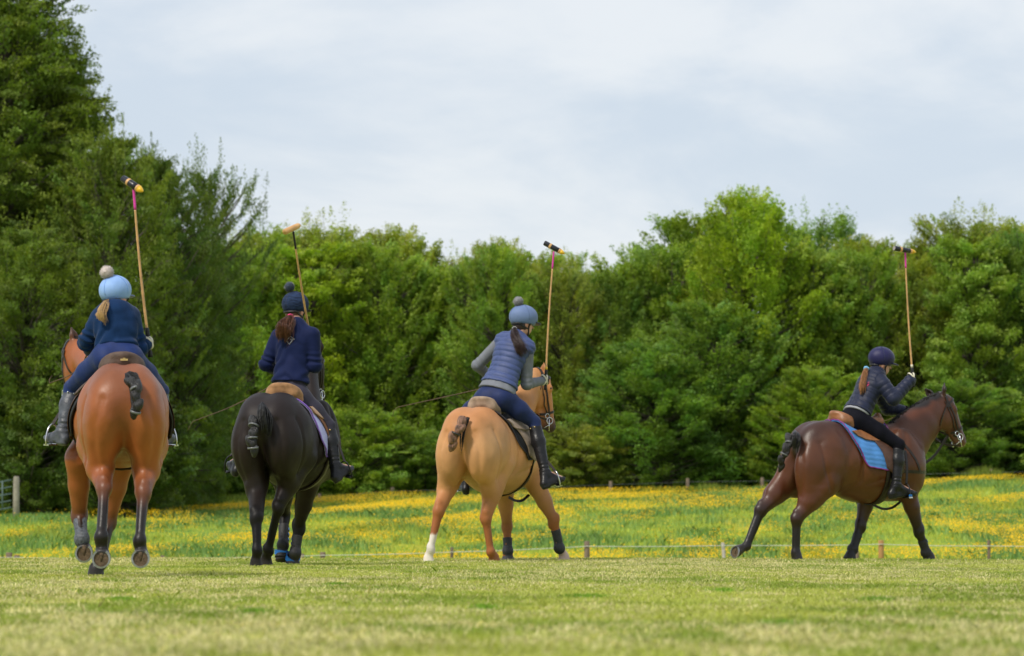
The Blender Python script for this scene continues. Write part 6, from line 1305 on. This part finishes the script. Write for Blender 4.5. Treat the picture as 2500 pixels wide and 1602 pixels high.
NF = [(22, 1349, 0.070, post_m, 0), (41, 1355, 0.060, post_m, 0), (397, 1356, 0.045, post_m, 0), (738, 1352, 0.045, post_m, 0), (788, 1348, 0.062, post_m, 0), (1103, 1336, 0.035, post_m, 0), (1433, 1321, 0.062, post_m, 0), (1772, 1325, 0.040, mat('bleached_post', (0.42, 0.38, 0.33), 0.8), -0.06), (2092, 1345, 0.045, post_m, 0), (2151, 1319, 0.062, post_new, 0), (2415, 1319, 0.036, post_m, -0.01), (-260, 1352, 0.06, post_m, 0), (2780, 1320, 0.06, post_m, 0)]
nf = empty('rope_fence', (0, 90, -1.0), "low post and pale rope fence along the near side of the meadow", 'fence')
rope = [(-260, 1359), (22, 1361), (397, 1364), (788, 1356), (1103, 1348), (1433, 1334), (1772, 1332), (2151, 1329), (2415, 1333), (2780, 1334)]
for u, v_, r, m, lean in NF:
    p = at(u, v_, 90); post(nf, p[0] - lean * 0, 90, p[2], r, m, lean)
P = []
for (u0, v0), (u1, v1) in zip(rope, rope[1:]):
    for t in np.linspace(0, 1, 9)[:-1]: P.append(at(u0 + (u1 - u0) * t, v0 + (v1 - v0) * t + 1.5 * math.sin(math.pi * t), 89.93))
P.append(at(*rope[-1], 89.93)); v, f = sweep(P, 0.0085, sides=5); mesh_obj('rope', v, f, rope_m, nf)
ff = empty('wire_fence', (5, 143, 1.6), "distant post and wire fence between the meadow and the wood", 'fence'); tops = []
for u, v_ in [(780, 1205), (958, 1190), (1200, 1186), (1491, 1175), (1679, 1168), (1861, 1166), (2020, 1158), (2200, 1150), (2420, 1145), (2700, 1140), (620, 1206), (480, 1208)]:
    p = at(u, v_, 143); post(ff, p[0], 143, p[2], 0.065, post_m, 0, 8); tops.append(p)
tops.sort(key=lambda p: p[0])
for dz in (-0.12, -0.40):
    v, f = sweep([p + V(0, -0.07, dz) for p in tops], 0.0035, sides=4); mesh_obj('wire', v, f, wire_m, ff)
gp = at(40, 1163, 118); gg = float(gz(gp[0], 118)); v, f = sweep([V(gp[0], 118, gg - 0.3), V(gp[0], 118, gg + 0.5), V(gp[0], 118, gp[2] - 0.04), V(gp[0], 118, gp[2])], [0.09, 0.09, 0.085, 0.06], sides=12)
gpost = mesh_obj('gate_post', v, f, concrete, None, org=V(gp[0], 118, gg)); tag(gpost, "thick pale gate post at the left edge", 'gate post')
gt = empty('field_gate', (gp[0] - 0.35, 118, gg), "grey green metal field gate leaning beside the pale gate post", 'gate')
mb = MB(); x1 = gp[0] - 0.14; z1 = gp[2] - 0.10
for k in range(5):
    z = z1 - k * 0.19; v, f = sweep([V(x1, 118, z), V(x1 - 3.0, 118.6, z - 0.55)], 0.020, sides=8); mesh_obj('rail', v, f, gate_m, gt)
for xx in (0.25, 1.5, 2.9): v, f = sweep([V(x1 - xx, 118 + 0.2 * xx, z1 - 0.18 * xx + 0.02), V(x1 - xx, 118 + 0.2 * xx, z1 - 0.18 * xx - 0.80)], 0.022, sides=8); mesh_obj('upright', v, f, gate_m, gt)

def decal(name, target, planar, faces, m, off, parent):
    """press a flat mark onto the cloth of target: each point is moved along the viewing-independent forward axis"""
    me = target.data; org = np.array(parent_world(target)); vv = np.array([tuple(q.co) for q in me.vertices]) + org; b = BVHTree.FromPolygons(vv.tolist(), [tuple(p.vertices) for p in me.polygons]); P = []
    for p in planar:
        loc, nr, i, d = b.find_nearest(Vector(p)); P.append(np.array(loc) + np.array(nr) * off)
    return mesh_obj(name, P, faces, m, parent, False)
def jacket_of(person, nm): return [c for c in person.children if c.name.startswith(nm)][0]
white_print = mat('white_print', (0.55, 0.55, 0.62), 0.6); red_print = mat('crimson_print', (0.42, 0.015, 0.09), 0.6)
def plane_pt(F, u, v, s, l=None): return F.K(u, v, s=s) if l is None else F.K(u, v, l=l)
jk = jacket_of(rider2, 'softshell_jacket'); sB = 0.36
def line_faces(segs, w=0.0022, n=6):
    vs, fs = [], []
    for a, b in segs:
        for i in range(n):
            p0 = a + (b - a) * i / n; p1 = a + (b - a) * (i + 1) / n; q = unit(np.cross(b - a, V(0, 1, 0))) * w; k = len(vs); vs += [p0 - q, p0 + q, p1 + q, p1 - q]; fs.append([k, k + 1, k + 2, k + 3])
    return vs, fs
Q = lambda x, y: F2.K(660 + x / 19.25, 790 + y / 19.25, s=sB)
top_, rt, bt_, lt_ = Q(880, 520), Q(1045, 690), Q(840, 940), Q(690, 790)
vs, fs = line_faces([(top_, rt), (rt, bt_), (bt_, lt_), (lt_, top_), (Q(960, 770), Q(850, 880))]); decal('diamond_mark', jk, vs, fs, white_print, 0.003, jk)
fc = bpy.data.curves.new('mark', 'FONT'); fc.body = 'ieux'; fc.size = 1.0; fc.shear = 0.3; fo = bpy.data.objects.new('mark', fc); COL.objects.link(fo); dg = bpy.context.evaluated_depsgraph_get(); tm = bpy.data.meshes.new_from_object(fo.evaluated_get(dg)); tv = np.array([tuple(q.co) for q in tm.vertices]); tf = [list(p.vertices) for p in tm.polygons]; bpy.data.objects.remove(fo); bpy.data.meshes.remove(tm)
o_ = Q(860, 760); ex = (Q(1110, 740) - o_) / tv[:, 0].max(); ey = (Q(860, 640) - o_) / 0.72
decal('lettering', jk, [o_ + ex * a[0] + ey * a[1] for a in tv], tf, white_print, 0.0035, jk)
jk4 = jacket_of(rider4, 'quilted_jacket'); vs, fs = [], []
for (x0, x1, y0, y1) in ((560, 700, 560, 620), (560, 680, 690, 740), (1000, 1165, 555, 605), (1000, 1165, 690, 745)):
    for i in range(4):
        xa, xb = x0 + (x1 - x0) * i / 4, x0 + (x1 - x0) * (i + 1) / 4; k = len(vs); vs += [F4.K(2060 + x / 19.25, 900 + y / 19.25, l=-0.15) for x, y in ((xa, y0), (xb, y0), (xb, y1), (xa, y1))]; fs.append([k, k + 1, k + 2, k + 3])
decal('crimson_mark', jk4, vs, fs, red_print, 0.004, jk4)
